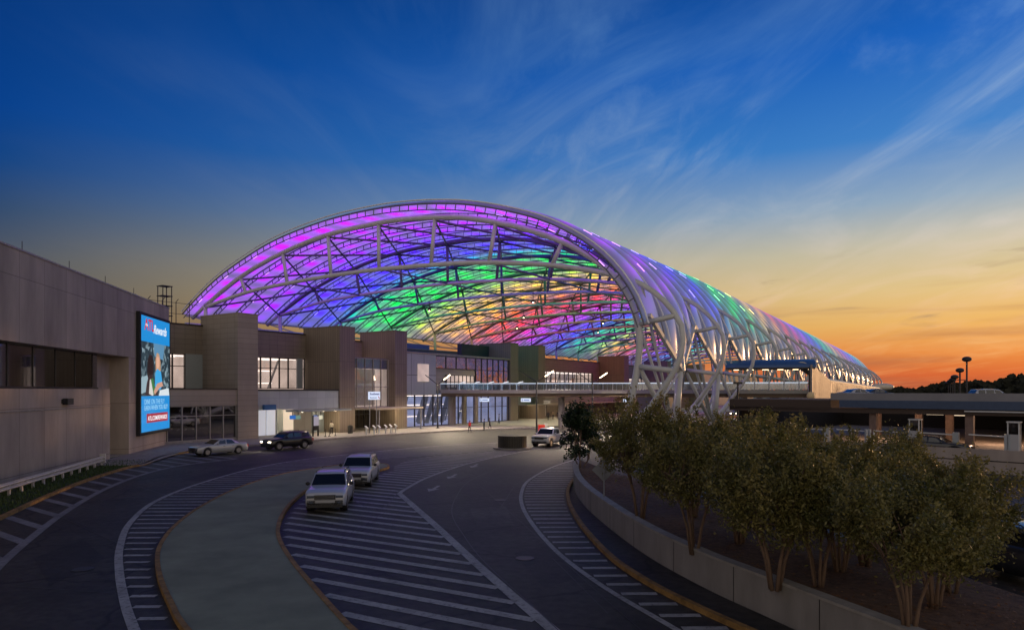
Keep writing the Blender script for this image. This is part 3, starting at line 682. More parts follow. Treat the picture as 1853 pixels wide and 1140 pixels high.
# recessed upper walls (top band), roof mass
def wall(u0, u1, V0, V1, z0, z1, m='brown_panel', name='wall'):
    mb = MB(); mb.ubox(u0, u1, V0, V1, z0, z1); return part(name, mb, M[m])
for (a, b, z0, zt) in ((36, 50.4, 10.4, 13.9), (53.2, 66.4, 10.5, 13.9), (69.3, 77.6, 10.7, 13.6), (112.7, 120.4, 10.2, 13.4), (123.2, 164, 10.4, 13.2), (167, 196, 9.4, 13.0), (199, 230, 9.4, 13.0)):
    wall(a, b, 78, 78.6, z0, zt)
    mb = MB(); mb.ubox(a, b, 77.9, 78.65, zt, zt + .15); part('roof_coping', mb, M['mull'])
mb = MB(); mb.ubox(36, 330, 86, 150, 0, 13.2); part('roof', mb, M['roof'])
mb = MB(); mb.ubox(36, 330, 78.6, 86, 13.1, 13.3); part('roof', mb, M['roof'])
# rooms behind upper windows: the room light is put into the walls as glow
def room_mat(name, strength, tint):
    m = bpy.data.materials.new(name); m.use_nodes = True; t = m.node_tree; b = t.nodes['Principled BSDF']
    g = t.nodes.new('ShaderNodeNewGeometry'); n = t.nodes.new('ShaderNodeTexNoise'); n.inputs['Scale'].default_value = .35; n.inputs['Detail'].default_value = 3; t.links.new(g.outputs['Position'], n.inputs['Vector'])
    c = t.nodes.new('ShaderNodeValToRGB'); e = c.color_ramp.elements; e[0].position = .35; e[0].color = (tint[0] * .45, tint[1] * .45, tint[2] * .45, 1); e[1].position = .65; e[1].color = (*tint, 1)
    t.links.new(n.outputs[0], c.inputs[0]); t.links.new(c.outputs[0], b.inputs['Emission Color']); b.inputs['Emission Strength'].default_value = strength
    b.inputs['Base Color'].default_value = (.4, .36, .32, 1); return m
M['room'] = room_mat('glowing_room_wall', .6, (1, .74, .62)); M['room_blue'] = room_mat('blue_glowing_hall', .45, (.45, .55, 1)); M['room_dim'] = room_mat('dim_room', .09, (1, .8, .6))
M['room_rainbow'] = room_mat('hall', .2, (1, .7, .4))
def room(u0, u1, V0, V1, z0, z1, m='room', lights=3, ceil=True, group=None):
    mb = MB(); mb.ubox(u0, u1, V1, V1 + .1, z0, z1)                       # back
    mb.ubox(u0 - .1, u0, V0 + .3, V1, z0, z1); mb.ubox(u1, u1 + .1, V0 + .3, V1, z0, z1)
    mb.ubox(u0, u1, V0 + .3, V1, z0 - .1, z0); mb.ubox(u0, u1, V0 + .3, V1, z1, z1 + .1)
    rm = part('interior_wall', mb, M[m])
    mb = MB()
    for i in range(lights):
        V = V0 + 1 + (V1 - V0 - 1.5) * (i + .3) / lights; mb.ubox(u0 + .3, u1 - .3, V, V + .22, z1 - .18, z1 - .12)
        for q in range(2): mb.ubox(u0 + .3, u1 - .3, V1 - .15, V1 - .05, z0 + (z1 - z0) * (.18 + .42 * q), z0 + (z1 - z0) * (.18 + .42 * q) + .1)
    if lights: obj('ceiling_light', mb, M['wled'], rm)
    mb = MB(); k = u0 + 2
    while k < u1 - 1: mb.tube([W(k, V1 - 2.2, z0), W(k + 1.6, V1 - 2.6, z1)], .16, 8); k += 4.2
    if lights: obj('column', mb, M['grey_steel'], rm)
    return rm
def window(u0, u1, V, z0, z1, us, zs, g='glass', fr='mull', w=.12, name='window'):
    mb = MB()
    for u in [u0] + list(us) + [u1]: mb.ubox(u - w / 2, u + w / 2, V - .12, V + .1, z0, z1)
    for z in [z0 + .05] + list(zs) + [z1 - .05]: mb.ubox(u0, u1, V - .08, V + .06, z - .045, z + .045)
    f = part(name, mb, M[fr])
    mb = MB(); mb.ubox(u0, u1, V - .015, V + .015, z0, z1); obj('pane', mb, M[g], f); return f
def steps(a, b, n): return [a + (b - a) * i / n for i in range(1, n)]
room(36, 50.3, 78, 85, 6.2, 10.4); window(36, 48.2, 78.2, 6.2, 10.4, [39.5, 42, 44.3, 46.6], [8.9]); wall(48.2, 50.4, 78, 78.5, 6.1, 10.4, 'panel_glass', 'infill_panel')
room(53.3, 66.3, 78, 85, 6.2, 10.5); window(53.2, 66.4, 78.2, 6.2, 10.5, [uAt(q, 78) for q in (473, 491, 507, 523)], [9.0]); mb = MB(); mb.ubox(uAt(537, 78), uAt(547, 78), 77.9, 78.1, 6.2, 10.5); part('infill_panel', mb, M['panel_glass'])
room(69.4, 77.5, 72.4, 80, 3.6, 10.7, lights=5)
mb = MB(); mb.ubox(72.5, 77.4, 75, 75.2, 3.7, 9.2); part('interior_wall', mb, M['room_dim'])
mb = MB(); mb.ubox(69.3, 77.6, 72.5, 78, 10.7, 10.8); part('roof', mb, M['roof'])
window(69.3, 77.6, 72.4, 3.5, 10.7, steps(69.3, 77.6, 5), [6.5, 9.2], fr='pale_mull', w=.08)
mb = MB(); mb.ubox(69.5, 77.4, 72.5, 72.56, 9.25, 10.6); part('infill_panel', mb, M['panel_glass'])
room(112.8, 120.3, 78, 84, 5.2, 10.2); window(112.7, 120.4, 78.2, 5.2, 10.2, steps(112.7, 120.4, 4), [8.2])
room(123.3, 163.9, 78, 86, 5.2, 10.4); window(123.2, 160, 78.2, 5.2, 10.4, steps(123.2, 160, 17), [8.8]); wall(160, 164, 78, 78.5, 0, 10.4)
for a, b in ((167, 196), (199, 230)): room(a, b, 78, 86, 5.2, 9.4); window(a, b, 78.2, 5.2, 9.4, steps(a, b, 12), [8.4])
wall(233, 330, 76, 78, 0, 13)
# podium: ground floor
mb = MB(); mb.ubox(30, 50.4, 71.15, 78, 4.25, 6.1); mb.ubox(50.4, 53.25, 70.97, 71.0, .15, 4.2); part('podium_wall', mb, M['tower_panel'])
mb = MB(); mb.ubox(30, 50.4, 71.05, 78.1, 6.1, 6.2); part('podium_coping', mb, M['mull'])
room(30, 50.3, 71.3, 76, .2, 4.2, 'room_dim', 0); window(30, 50.4, 71.4, .35, 4.25, [u for u in steps(33.5, 50.4, 10)], [3.1], 'dark_glass', 'pale_mull', .11, 'storefront_window')
mb = MB(); mb.ubox(30, 50.4, 71.2, 71.5, .15, .35); part('plinth', mb, M['kerb'])
# silver planes of glass above the lit entrance
mb = MB(); mb.ubox(53.2, 66.4, 71.2, 78, 3.55, 5.95); part('fascia_panel', mb, panel_mat('pale_glass_fascia', (.46, .50, .49), 1.5, 3, .02, .05, UD, jd=.8, rough=.25))
mb = MB(); mb.ubox(53.2, 66.4, 71.1, 78, 5.95, 6.12); part('podium_coping', mb, M['mull'])
mb = MB(); mb.ubox(57.5, 66.5, 68.8, 71.2, 3.25, 3.5); part('entrance_canopy', mb, M['panel_glass'])
mb = MB()
for u in (59, 62.5, 64.6): mb.cyl(W(u, 69.9, 3.2), .14, .05, 10)
part('downlight', mb, emit('downlight', (1, .85, .6), 12))
room(53.3, 66.3, 74.5, 78, .2, 3.5, 'room_dim', 0)
for a, b, m in ((53.3, 55, 'panel_glass'), (55.1, 56.6, 'white_lit'), (56.8, 58.1, 'white_lit'), (58.3, 59.3, 'panel_glass'), (59.4, 61, 'warm_lit'), (64.2, 66.3, 'panel_glass')):
    if m == 'white_lit' and m not in M: M[m] = mat('backlit_panel', (.4, .42, .45), .5, emis=S(190, 195, 215), es=.55)
    if m == 'warm_lit' and m not in M: M[m] = mat('warm_backlit_panel', (.4, .4, .4), .5, emis=S(215, 190, 165), es=.7)
    mb = MB(); mb.ubox(a, b, 74.0, 74.2, .2, 3.5); part('entrance_panel', mb, M[m])
# deep entrance beside the second fin, with a thin flat canopy
room(69.3, 77.6, 76.2, 79, .2, 3.3, 'room_dim', 1); window(69.4, 77.5, 76.3, .2, 3.1, steps(69.4, 77.5, 7), [2.3], 'dark_glass', 'mull', .1, 'entrance_doors')
mb = MB(); mb.ubox(69.3, 79.8, 67.2, 76.2, 3.25, 3.5); part('entrance_canopy', mb, M['tower_panel'])
mb = MB()
for u in (70.5, 79.5): mb.tube([W(u, 67.5, .15), W(u, 67.5, 3.25)], .1, 8)
part('canopy_post', mb, M['grey_steel'])
# glass hall: pale panels, then glass reflecting the colours of the canopy
mb = MB(); mb.ubox(80.3, 87.6, 71.2, 71.45, 5.3, 12.0); part('glass_wall', mb, panel_mat('pale_curtain_panel', (.42, .45, .41), 3.1, 3.4, .05, .06, UD, jd=.35, rough=.2, off=(1.3, .4)))
mb = MB(); mb.ubox(83.0, 85.7, 71.1, 71.18, 7.4, 10.2); part('window', mb, M['room']); 
mb = MB(); mb.ubox(87.6, 109.9, 71.6, 71.7, 9.9, 11.8); M['curtain'] = None
def reflect_mat():
    m = bpy.data.materials.new('canopy_reflecting_glass'); m.use_nodes = True; t = m.node_tree; b = t.nodes['Principled BSDF']
    b.inputs['Base Color'].default_value = (.62, .62, .66, 1); b.inputs['Roughness'].default_value = .05; b.inputs['Metallic'].default_value = .9
    g = t.nodes.new('ShaderNodeNewGeometry'); n = t.nodes.new('ShaderNodeTexNoise'); n.inputs['Scale'].default_value = .7; t.links.new(g.outputs['Position'], n.inputs['Vector'])
    bp = t.nodes.new('ShaderNodeBump'); bp.inputs['Strength'].default_value = .25; bp.inputs['Distance'].default_value = .25; t.links.new(n.outputs[0], bp.inputs['Height']); t.links.new(bp.outputs[0], b.inputs['Normal']); return m
M['reflect'] = reflect_mat()
f = window(87.6, 99, 71.4, 9.6, 11.7, steps(87.6, 99, 4), [], 'reflect', 'mull', .12, 'glass_wall')
f = window(99, 109.9, 71.4, 6.2, 11.7, steps(99, 109.9, 6), [9.6], 'reflect', 'mull', .14, 'glass_wall')
wall(87.6, 99, 71.5, 71.8, 6.0, 9.6, 'tower_panel', 'balcony_wall')
mb = MB(); mb.ubox(80.3, 109.9, 71.1, 80, 11.8, 12.05); part('roof_coping', mb, M['tower_panel'])
window(90.5, 98.4, 71.35, 6.4, 8.6, steps(90.5, 98.4, 7), [7.4], 'room', 'mull', .12)
room(80.4, 109.8, 71.6, 84, .2, 5.2, 'room_blue', 2)
window(80.3, 109.9, 71.45, .2, 5.3, steps(80.3, 109.9, 13), [3.0], 'glass', 'mull', .1, 'glass_wall')
mb = MB()
for u in (91.5, 94.5, 98): mb.tube([W(u, 70.6, .15), W(u, 70.6, 5.3)], .42, 12)
part('column', mb, M['tower_panel'])
mb = MB()
for u in (89, 91, 93, 95): mb.bar(W(u, 76, .4), W(u + 2.6, 76.5, 5.0), .7, .35)
part('escalator', mb, M['grey_steel'])
# blue screen and dark plant screen on the roof
mb = MB(); mb.ubox(86, 99, 82, 82.5, 12, 14.4); part('roof_screen', mb, M['blue_roof'])
mb = MB(); mb.ubox(101, 109.8, 76, 77, 12, 14.6); part('roof_screen', mb, panel_mat('ribbed_dark_screen', (.035, .04, .05), .4, 9, .04, .1, UD, jd=.4))
# ground floor beyond the hall
wall(112.7, 164, 73, 74, 3.2, 5.2, 'paving', 'podium_wall'); wall(112.7, 330, 75.5, 76.5, .15, 5.2, 'brown_panel', 'podium_wall')
mb = MB(); mb.ubox(112.7, 164, 69, 74, 3.0, 3.2); part('entrance_canopy', mb, M['tower_panel'])
for a, b in ((113.5, 119.5), (124, 131), (137, 146)): window(a, b, 75.3, .2, 3.0, steps(a, b, 5), [2.2], 'room_dim', 'mull', .1, 'entrance_doors')
# roof walkway fence behind the first fin
mb = MB()
u = 37.0
while u < 50: mb.tube([W(u, 78.4, 14), W(u, 78.4, 16.6)], .05, 6); mb.tube([W(u, 78.4, 16.6), W(u, 77.9, 16.9)], .04, 5); u += 1.7
for z in (15.2, 16.5): mb.tube([W(37, 78.4, z), W(50, 78.4, z)], .03, 5)
part('roof_fence', mb, M['mull'])
mb = MB()
for a, b in ((0, 0), (1.1, 0), (0, 1.1), (1.1, 1.1)): mb.tube([W(46.5 + a, 80 + b, 13.3), W(46.5 + a, 80 + b, 18.6)], .06, 5)
for z in (15, 16.2, 17.4, 18.6): mb.ubox(46.4, 47.7, 79.9, 81.2, z, z + .08)
part('ladder_cage', mb, M['mull'])
# ------------------------------------------------------------------ concrete building on the left with the big screen
WD = Vector((-.1938, .981, 0)); WN = Vector((.981, .1938, 0))          # along its wall (away from camera) and out of it
P0 = Vector((-31.0, 41.4, 0)); CB = Vector((-37.6, 74.8, 0))
LW = (CB - P0).length
def wp3(a, o, z): q = P0 + WD * a + WN * o; return (q.x, q.y, z)
def wbox(mb, a0, a1, o0, o1, z0, z1, m=0): mb.prism([wp3(a0, o0, 0)[:2], wp3(a1, o0, 0)[:2], wp3(a1, o1, 0)[:2], wp3(a0, o1, 0)[:2]], z0, z1, m)
def aAt(px):
    t = (px - CX) / F; # P0.x + WD.x a = t (P0.y + WD.y a)
    return (t * P0.y - P0.x) / (WD.x - t * WD.y)
cbld = thing('concrete_building', 'large stained precast concrete building with a long dark window band at left edge', 'building', wp3(20, -8, 0))
a198, a235 = aAt(199), aAt(233)
mb = MB(); wbox(mb, -38, LW, -22, 0, 9.05, 14.9); wbox(mb, a235, LW, -22, 0, 0, 9.05)
o = obj('wall', mb, M['concrete_wall'], cbld)
mb = MB(); wbox(mb, -38, a198, -22, 0, 0, 6.1); obj('wall', mb, M['concrete_wall'], cbld)
mb = MB(); wbox(mb, a198, a235, -22, -1.6, 0, 9.05); obj('recess_wall', mb, M['concrete_wall'], cbld)
mb = MB(); wbox(mb, -38, LW + .05, -22, .06, 14.9, 15.02); obj('roof_coping', mb, M['pale_mull'], cbld)
mb = MB(); wbox(mb, -38, a198, .002, .05, 4.62, 4.7); obj('ledge', mb, M['kerb'], cbld)
mb = MB(); wbox(mb, -38, a198, -7, -6.8, 6.1, 9.05); obj('interior_wall', mb, mat('brown_lobby_wall', (.07, .04, .025), .7, var=.5, vscale=.6), cbld)
f = MB()
for i in range(14): a = -14 + i * 3.35; (a < a198) and wbox(f, a, a + .08, -1.05, -.95, 6.1, 9.05)
wbox(f, -38, a198, -1.06, -.9, 6.1, 6.25)
f = obj('window', f, M['mull'], cbld)
mb = MB(); wbox(mb, -38, a198 - .02, -1.03, -1.0, 6.1, 9.05); obj('pane', mb, M['dark_glass'], f)
mb = MB()
for i in range(7): wbox(mb, 4.6 + .0 * i, 6.4, -4, -3.9, 6.7 + i * .27, 6.74 + i * .27)
obj('ceiling_light', mb, emit('lobby_light', (1, .7, .4), 1.6), cbld)
def aOff(px, o):
    t = (px - CX) / F; return (t * (P0.y + WN.y * o) - (P0.x + WN.x * o)) / (WD.x - t * WD.y)
mb = MB(); wbox(mb, aOff(205, -1.45), aOff(225, -1.45), -1.6, -1.45, .17, 2.75); obj('door', mb, M['dark'], cbld)
c = wp3(aAt(118), 0, 4.95 + .2)
mb = MB(); wbox(mb, aAt(113), aAt(124), 0, .35, 4.95, 5.4); wbox(mb, aAt(111), aAt(113), 0, .2, 5.05, 5.35); obj('wall_light', mb, M['black'], cbld)
mb = MB()
for px in (70, 151, 213, 262):
    a = aAt(px); mb.tube([wp3(a, -1, 15), wp3(a, -1, 16.0)], .025, 5)
obj('lightning_rod', mb, M['mull'], cbld)

# screen on the wall
sa, sb = aAt(246), aAt(302); sw_ = sb - sa
scr = thing('led_screen', 'tall black framed LED advertising screen glowing blue on the concrete wall', 'screen', wp3((sa + sb) / 2, .3, 1.7))
mb = MB(); wbox(mb, sa, sb, .02, .35, 1.65, 13.5); obj('frame', mb, M['black'], scr)
def flat(name, col, st=1.0):
    m = bpy.data.materials.new(name); m.use_nodes = True; b = m.node_tree.nodes['Principled BSDF']; b.inputs['Base Color'].default_value = (.01, .01, .01, 1); b.inputs['Roughness'].default_value = .4
    b.inputs['Emission Color'].default_value = S(*col); b.inputs['Emission Strength'].default_value = st; return m
def spanel(mb, x0, x1, z0, z1, o=.36):   # x from the left edge of the screen as seen, 0..1 ; z 0..1 of the panel height
    a0 = sa + .35 + (sw_ - .7) * x0; a1 = sa + .35 + (sw_ - .7) * x1; b = 1.95; h = 11.25
    mb.quad(wp3(a0, o, b + h * z0), wp3(a1, o, b + h * z0), wp3(a1, o, b + h * z1), wp3(a0, o, b + h * z1))
def spoly(mb, pts, o):
    vs = [wp3(sa + .35 + (sw_ - .7) * x, o, 1.95 + 11.25 * z) for x, z in pts]; mb.add(vs, [tuple(range(len(vs)))])
M['sblue'] = flat('screen_blue', (20, 140, 215))
for z0_, z1_ in ((0, .31), (.78, 1)): mb = MB(); spanel(mb, 0, 1, z0_, z1_); obj('blue_field', mb, M['sblue'], scr)
pic = MB(); spanel(pic, 0, 1, .31, .78, .355)
pm = flat('picture_ground', (40, 60, 70)); t = pm.node_tree; g = t.nodes.new('ShaderNodeNewGeometry'); n = t.nodes.new('ShaderNodeTexVoronoi'); n.inputs['Scale'].default_value = 2.4; n.inputs['Randomness'].default_value = 1
t.links.new(g.outputs['Position'], n.inputs['Vector']); c = t.nodes.new('ShaderNodeValToRGB'); e = c.color_ramp.elements; e[0].color = S(24, 40, 52); e[1].color = S(150, 175, 185); e[1].position = .97
e2 = e.new(.6); e2.color = S(46, 66, 76); t.links.new(n.outputs['Color'], c.inputs[0]); t.links.new(c.outputs[0], t.nodes['Principled BSDF'].inputs['Emission Color'])
pic = obj('picture', pic, pm, scr)
def pp(name, col, pts, o):
    mb = MB(); spoly(mb, pts, o); obj(name, mb, flat('picture_' + name, col), pic)
pp('sky_patch', (90, 140, 175), [(.45, .66), (.75, .64), (.8, .78), (.4, .78)], .362)
pp('light_patch', (150, 175, 185), [(0, .33), (.3, .36), (.28, .50), (0, .47)], .362)
pp('hair', (36, 24, 26), [(.18, .50), (.20, .62), (.27, .675), (.36, .665), (.41, .60), (.40, .52), (.34, .47), (.22, .46)], .366)
pp('jacket', (58, 44, 46), [(.12, .31), (.17, .42), (.24, .49), (.36, .50), (.45, .42), (.58, .31)], .370)
pp('scarf', (60, 120, 70), [(.30, .33), (.32, .46), (.38, .47), (.46, .37), (.46, .32)], .374)
pp('white_cuff', (210, 210, 205), [(.24, .33), (.27, .45), (.30, .46), (.40, .32), (.36, .31)], .377)
pp('fair_hair', (190, 150, 120), [(.48, .52), (.47, .64), (.52, .70), (.60, .69), (.65, .62), (.66, .50), (.56, .48)], .366)
pp('face', (222, 170, 145), [(.50, .58), (.51, .65), (.55, .67), (.60, .65), (.60, .58), (.55, .55)], .378)
pp('blue_top', (60, 165, 225), [(.44, .40), (.46, .52), (.52, .555), (.66, .53), (.72, .42), (.66, .37), (.5, .36)], .382)
pp('arm', (205, 155, 135), [(.40, .35), (.52, .42), (.70, .44), (.74, .40), (.6, .38), (.44, .32)], .386)
pp('table', (215, 225, 230), [(.58, .31), (.62, .36), (.95, .38), (.98, .31)], .390)
mb = MB(); spanel(mb, .17, .93, .075, .155, .362); obj('red_bar', mb, flat('screen_red', (165, 40, 60)), scr)
def text(name, s, size, x, z, col, parent, o=.368, shear=0, width=None, bold=0, M4=None, st=1.0):
    cu = bpy.data.curves.new(name, 'FONT'); cu.body = s; cu.size = size; cu.shear = shear; cu.offset = bold; cu.extrude = .004
    ob = bpy.data.objects.new(name, cu); COL.objects.link(ob); bpy.context.view_layer.update()
    me = bpy.data.meshes.new_from_object(ob.evaluated_get(bpy.context.evaluated_depsgraph_get())); bpy.data.objects.remove(ob)
    co = np.empty(len(me.vertices) * 3); me.vertices.foreach_get('co', co); co = co.reshape(-1, 3); lo, hi = co.min(0), co.max(0)
    mb = MB(); k = (width / (hi[0] - lo[0])) if width else 1
    fr = M4 or (lambda x_, y_, z_: Vector(wp3(sa + .35 + (sw_ - .7) * x + x_, o + z_, 1.95 + 11.25 * z + y_)))
    mb.add([fr((p[0] - lo[0]) * k, (p[1] - lo[1]), p[2]) for p in co], [tuple(p.vertices) for p in me.polygons])
    return obj(name, mb, flat(name + '_ink', col, st), parent)
text('logo_text', 'ATL', 1.55, .10, .88, (205, 40, 60), scr, width=2.9, bold=.03)
text('small_logo_text', 'the', .42, .13, .915, (240, 245, 250), scr, width=.7, o=.38)
text('script_text', 'Rewards', 1.25, .40, .865, (240, 245, 250), scr, width=4.3, shear=.35, o=.385, bold=.015)
text('line_text', 'DINE ON THE FLY', .72, .10, .238, (150, 205, 235), scr, width=6.3)
text('line_text', 'EARN WHEN YOU BUY', .72, .10, .185, (150, 205, 235), scr, width=7.4)
text('address_text', 'ATL.COM/REWARDS', .62, .21, .093, (245, 240, 245), scr, width=6.2, bold=.012)

# grass strip under the wall, guardrail
gpoly = [Vector(wp3(-14, -.3, 0)), Vector(wp3(10, -.3, 0)), Vector(wp3(aAt(300), -.3, 0)), Vector(wp3(aAt(303), 1.5, 0))] + [p for p in lk[::-1] if p.y < 70]
mb = MB(); fill(mb, gpoly, .09); struct('verge', mb, M['grass_soil'])
mb = MB(); wbox(mb, aAt(150), LW + 3, .0, 4.2, .1, .16); struct('path', mb, M['kerb'])
rng = np.random.default_rng(3); V_ = []; F_ = []
for k in range(9000):
    y = rng.uniform(20, 57); a = (y - P0.y) / WD.y; xw = P0.x + WD.x * a; xk = min((abs(p.y - y), p.x) for p in lk)[1]
    x = rng.uniform(xw + .1, xk - .2); h = rng.uniform(.06, .22); an = rng.uniform(0, 6.3); w = .03; n0 = len(V_); dxx, dyy = math.cos(an) * w, math.sin(an) * w
    V_ += [(x - dxx, y - dyy, .08), (x + dxx, y + dyy, .08), (x + dyy * 2, y - dxx * 2, .08 + h)]; F_.append((n0, n0 + 1, n0 + 2))
mb = MB(); mb.add(V_, F_); obj('grass', mb, mat('grass_blade', (.05, .085, .02), .8, var=.4), kind='stuff', label='short dark grass along the foot of the concrete wall', cat='grass')
gr = thing('guardrail', 'white double rail guardrail on short posts along the concrete building', 'guardrail', G(100, 870))
ga, gb = G(-160, 958), G(186, 845); gd = (gb - ga).normalized(); gn = Vector((gd.y, -gd.x, 0))
M['rail_white'] = mat('galvanised_rail', (.62, .60, .58), .4, metal=.3, var=.15)
for z in (.55, .78):
    mb = MB(); mb.tube([ga + Vector((0, 0, z)) + gn * .1, gb + Vector((0, 0, z)) + gn * .1], .055, 6); mb.bar(ga + Vector((0, 0, z)), gb + Vector((0, 0, z)), .03, .2); obj('rail', mb, M['rail_white'], gr)
k = 0.0; L_ = (gb - ga).length
while k <= L_:
    p = ga + gd * k; mb = MB(); mb.bar(p - gn * .1, p - gn * .1 + Vector((0, 0, .85)), .12, .12); obj('post', mb, M['rail_white'], gr); k += L_ / 16 - .001
mb = MB(); p = gb; mb.obox(p + Vector((0, 0, .7)), gd * .08, gn * .2, Vector((0, 0, .35))); obj('end_plate', mb, M['rail_white'], gr)

# ------------------------------------------------------------------ pedestrian bridge
A_ = Vector(((797 - CX) / F * 113, 113, 0)); B_ = Vector(((1462 - CX) / F * 97, 97, 0)); bd = (B_ - A_).normalized(); bn = Vector((bd.y, -bd.x, 0)); BL = (B_ - A_).length
def bp_(a, o, z): q = A_ + bd * a + bn * o; return Vector((q.x, q.y, z))
def bbox(mb, a0, a1, o0, o1, z0, z1): mb.prism([tuple(bp_(a0, o0, 0))[:2], tuple(bp_(a1, o0, 0))[:2], tuple(bp_(a1, o1, 0))[:2], tuple(bp_(a0, o1, 0))[:2]], z0, z1)
br = thing('pedestrian_bridge', 'grey pedestrian bridge with glass railings crossing the road beneath the canopy', 'bridge', bp_(BL / 2, 0, 5.2))
mb = MB(); bbox(mb, 0, BL, -4.5, 0, 5.5, 6.05); obj('deck', mb, mat('deck_fascia', (.30, .30, .28), .5, var=.1), br)
mb = MB(); bbox(mb, 0, BL, -4.2, -.35, 4.95, 5.5); obj('beam', mb, mat('brown_soffit', (.13, .09, .06), .6), br)
for o_ in (-.08, -4.4):
    mb = MB(); bbox(mb, 0, BL, o_ - .01, o_ + .01, 6.12, 7.05); obj('glass_panel', mb, M['rail_glass'], br)
    mb = MB(); mb.bar(bp_(0, o_, 7.1), bp_(BL, o_, 7.1), .07, .07); mb.bar(bp_(0, o_ - .05, 6.98), bp_(BL, o_ - .05, 6.98), .04, .03); obj('handrail', mb, M['rled'] if o_ > -1 else M['steel'], br)
    k = 0
    mb = MB()
    while k < BL: mb.bar(bp_(k, o_ - .02, 6.05), bp_(k, o_ - .02, 7.1), .05, .09); k += 1.5
    obj('post', mb, M['steel'], br, kind='stuff')
for a in (2.5, 5, 7.5, 10, 12.5):
    mb = MB(); mb.tube([bp_(a, -2.2, 6.05), bp_(a, -2.2, 7.0), bp_(a + .4, -2.2, 7.25), bp_(a + 1.1, -2.2, 7.4)], .08, 7); obj('bridge_light', mb, emit('bridge_lamp', (.9, .92, 1), .8), br)
for a in (1.0, 20, 38, 52):
    mb = MB(); mb.tube([bp_(a, -2.2, 0), bp_(a, -2.2, 5)], .55, 12); obj('pier', mb, M['concrete'], br)
# signs hung below it
for px, lab in ((891, 'white lit direction sign hung under the bridge by the glass hall'), (976, 'white lit direction sign under the bridge beside the lamp post'), (1174, 'white lit sign under the bridge behind the canopy legs')):
    a = (px - 797) / (1462 - 797) * BL * .97; sg = thing('hanging_sign', lab, 'sign', bp_(a, .1, 4.1))
    mb = MB(); bbox(mb, a - .8, a + .8, .0, .16, 4.15, 4.72); obj('sign_panel', mb, flat('sign_white', (225, 235, 255), .95), sg)
    mb = MB(); mb.bar(bp_(a - .5, .08, 4.7), bp_(a - .5, .08, 5.0), .05, .05); mb.bar(bp_(a + .5, .08, 4.7), bp_(a + .5, .08, 5.0), .05, .05); obj('hanger', mb, M['mull'], sg)
    mb = MB(); mb.add([bp_(a - .72, .17, 4.43), bp_(a - .5, .17, 4.25), bp_(a - .5, .17, 4.62)], [(0, 1, 2)]); mb.quad(bp_(a - .35, .17, 4.36), bp_(a + .6, .17, 4.36), bp_(a + .6, .17, 4.5), bp_(a - .35, .17, 4.5)); obj('sign_mark', mb, flat('sign_blue', (90, 120, 190), .8), sg)

# glazed stair head with a blue barrel roof, and the covered ramp running off behind the garage
sh = thing('stair_pavilion', 'glazed pavilion at the bridge end with blue barrel roof and cream gable', 'pavilion', bp_(BL - 7, -2, 5.2))
a0, a1 = (1330 - 797) / 665 * BL, BL + 1.0
vs = []; arc = 12
mb = MB()
for a in (a0, a1):
    for k in range(arc + 1):
        th = math.pi * k / arc; mb.v.append(tuple(bp_(a, -2.3 + 2.9 * math.cos(th), 9.25 + 1.25 * math.sin(th))))
n_ = arc + 1
for k in range(arc): mb.f.append((k, k + 1, n_ + k + 1, n_ + k)); mb.m.append(0)
mb.f.append(tuple(range(n_))[::-1]); mb.m.append(0); mb.f.append(tuple(range(n_, 2 * n_))); mb.m.append(1)
obj('roof', mb, [M['blue_roof'], M['cream']], sh)
mb = MB(); bbox(mb, a0, a1 - .1, -5.1, .5, 9.05, 9.25); obj('ceiling', mb, M['mull'], sh)
mb = MB(); k = a0
while k <= a1 - .2: mb.tube([bp_(k, 0, 6.0), bp_(k, 0, 9.1)], .09, 6); mb.tube([bp_(k, -4.6, 6.0), bp_(k, -4.6, 9.1)], .09, 6); k += 2.0
obj('post', mb, M['steel'], sh)
mb = MB()
for i in range(6): bbox(mb, a0 + 1 + i * 2.1, a0 + 1.9 + i * 2.1, -2.4, -2.2, 8.98, 9.04)
obj('ceiling_light', mb, emit('pavilion_light', (1, .7, .4), 5), sh)
# end wall with ribs, curved underside
end = bp_(BL + 1.2, 0, 0)
R0 = Vector(((1466 - CX) / F * 96.5, 96.5, 0)); R1 = Vector(((1502 - CX) / F * 113, 113, 0)); R2 = Vector(((1597 - CX) / F * 208, 208, 0))
rp_ = thing('covered_ramp', 'long covered ramp with pale curved roof and ribbed grey side behind the garage', 'ramp', (R1.x, R1.y, 0))
M['rib_back'] = mat('rib_backing', (.08, .065, .055), .7)
def ribwall(name, P, Q, zp, zq, zb, step, m):
    d = (Q - P); L = d.length; d.normalize(); nr = Vector((d.y, -d.x, 0)); mb = MB()
    mb.add([P + Vector((0, 0, zb)), Q + Vector((0, 0, zb)), Q + Vector((0, 0, zq)), P + Vector((0, 0, zp)), P - nr * .2 + Vector((0, 0, zb)), Q - nr * .2 + Vector((0, 0, zb)), Q - nr * .2 + Vector((0, 0, zq)), P - nr * .2 + Vector((0, 0, zp))],
           [(0, 1, 2, 3), (7, 6, 5, 4), (3, 2, 6, 7), (0, 4, 5, 1), (0, 3, 7, 4), (1, 5, 6, 2)])
    back = obj(name, mb, M['rib_back'], rp_); mb = MB(); k = 0.0
    while k <= L:
        p = P + d * k; z = zp + (zq - zp) * k / L; c_ = p + nr * .2 + Vector((0, 0, (zb + z) / 2)); mb.obox(c_, d * step * .3, nr * .12, Vector((0, 0, (z - zb) / 2))); k += step
    return obj('cladding_ribs', mb, m, rp_)
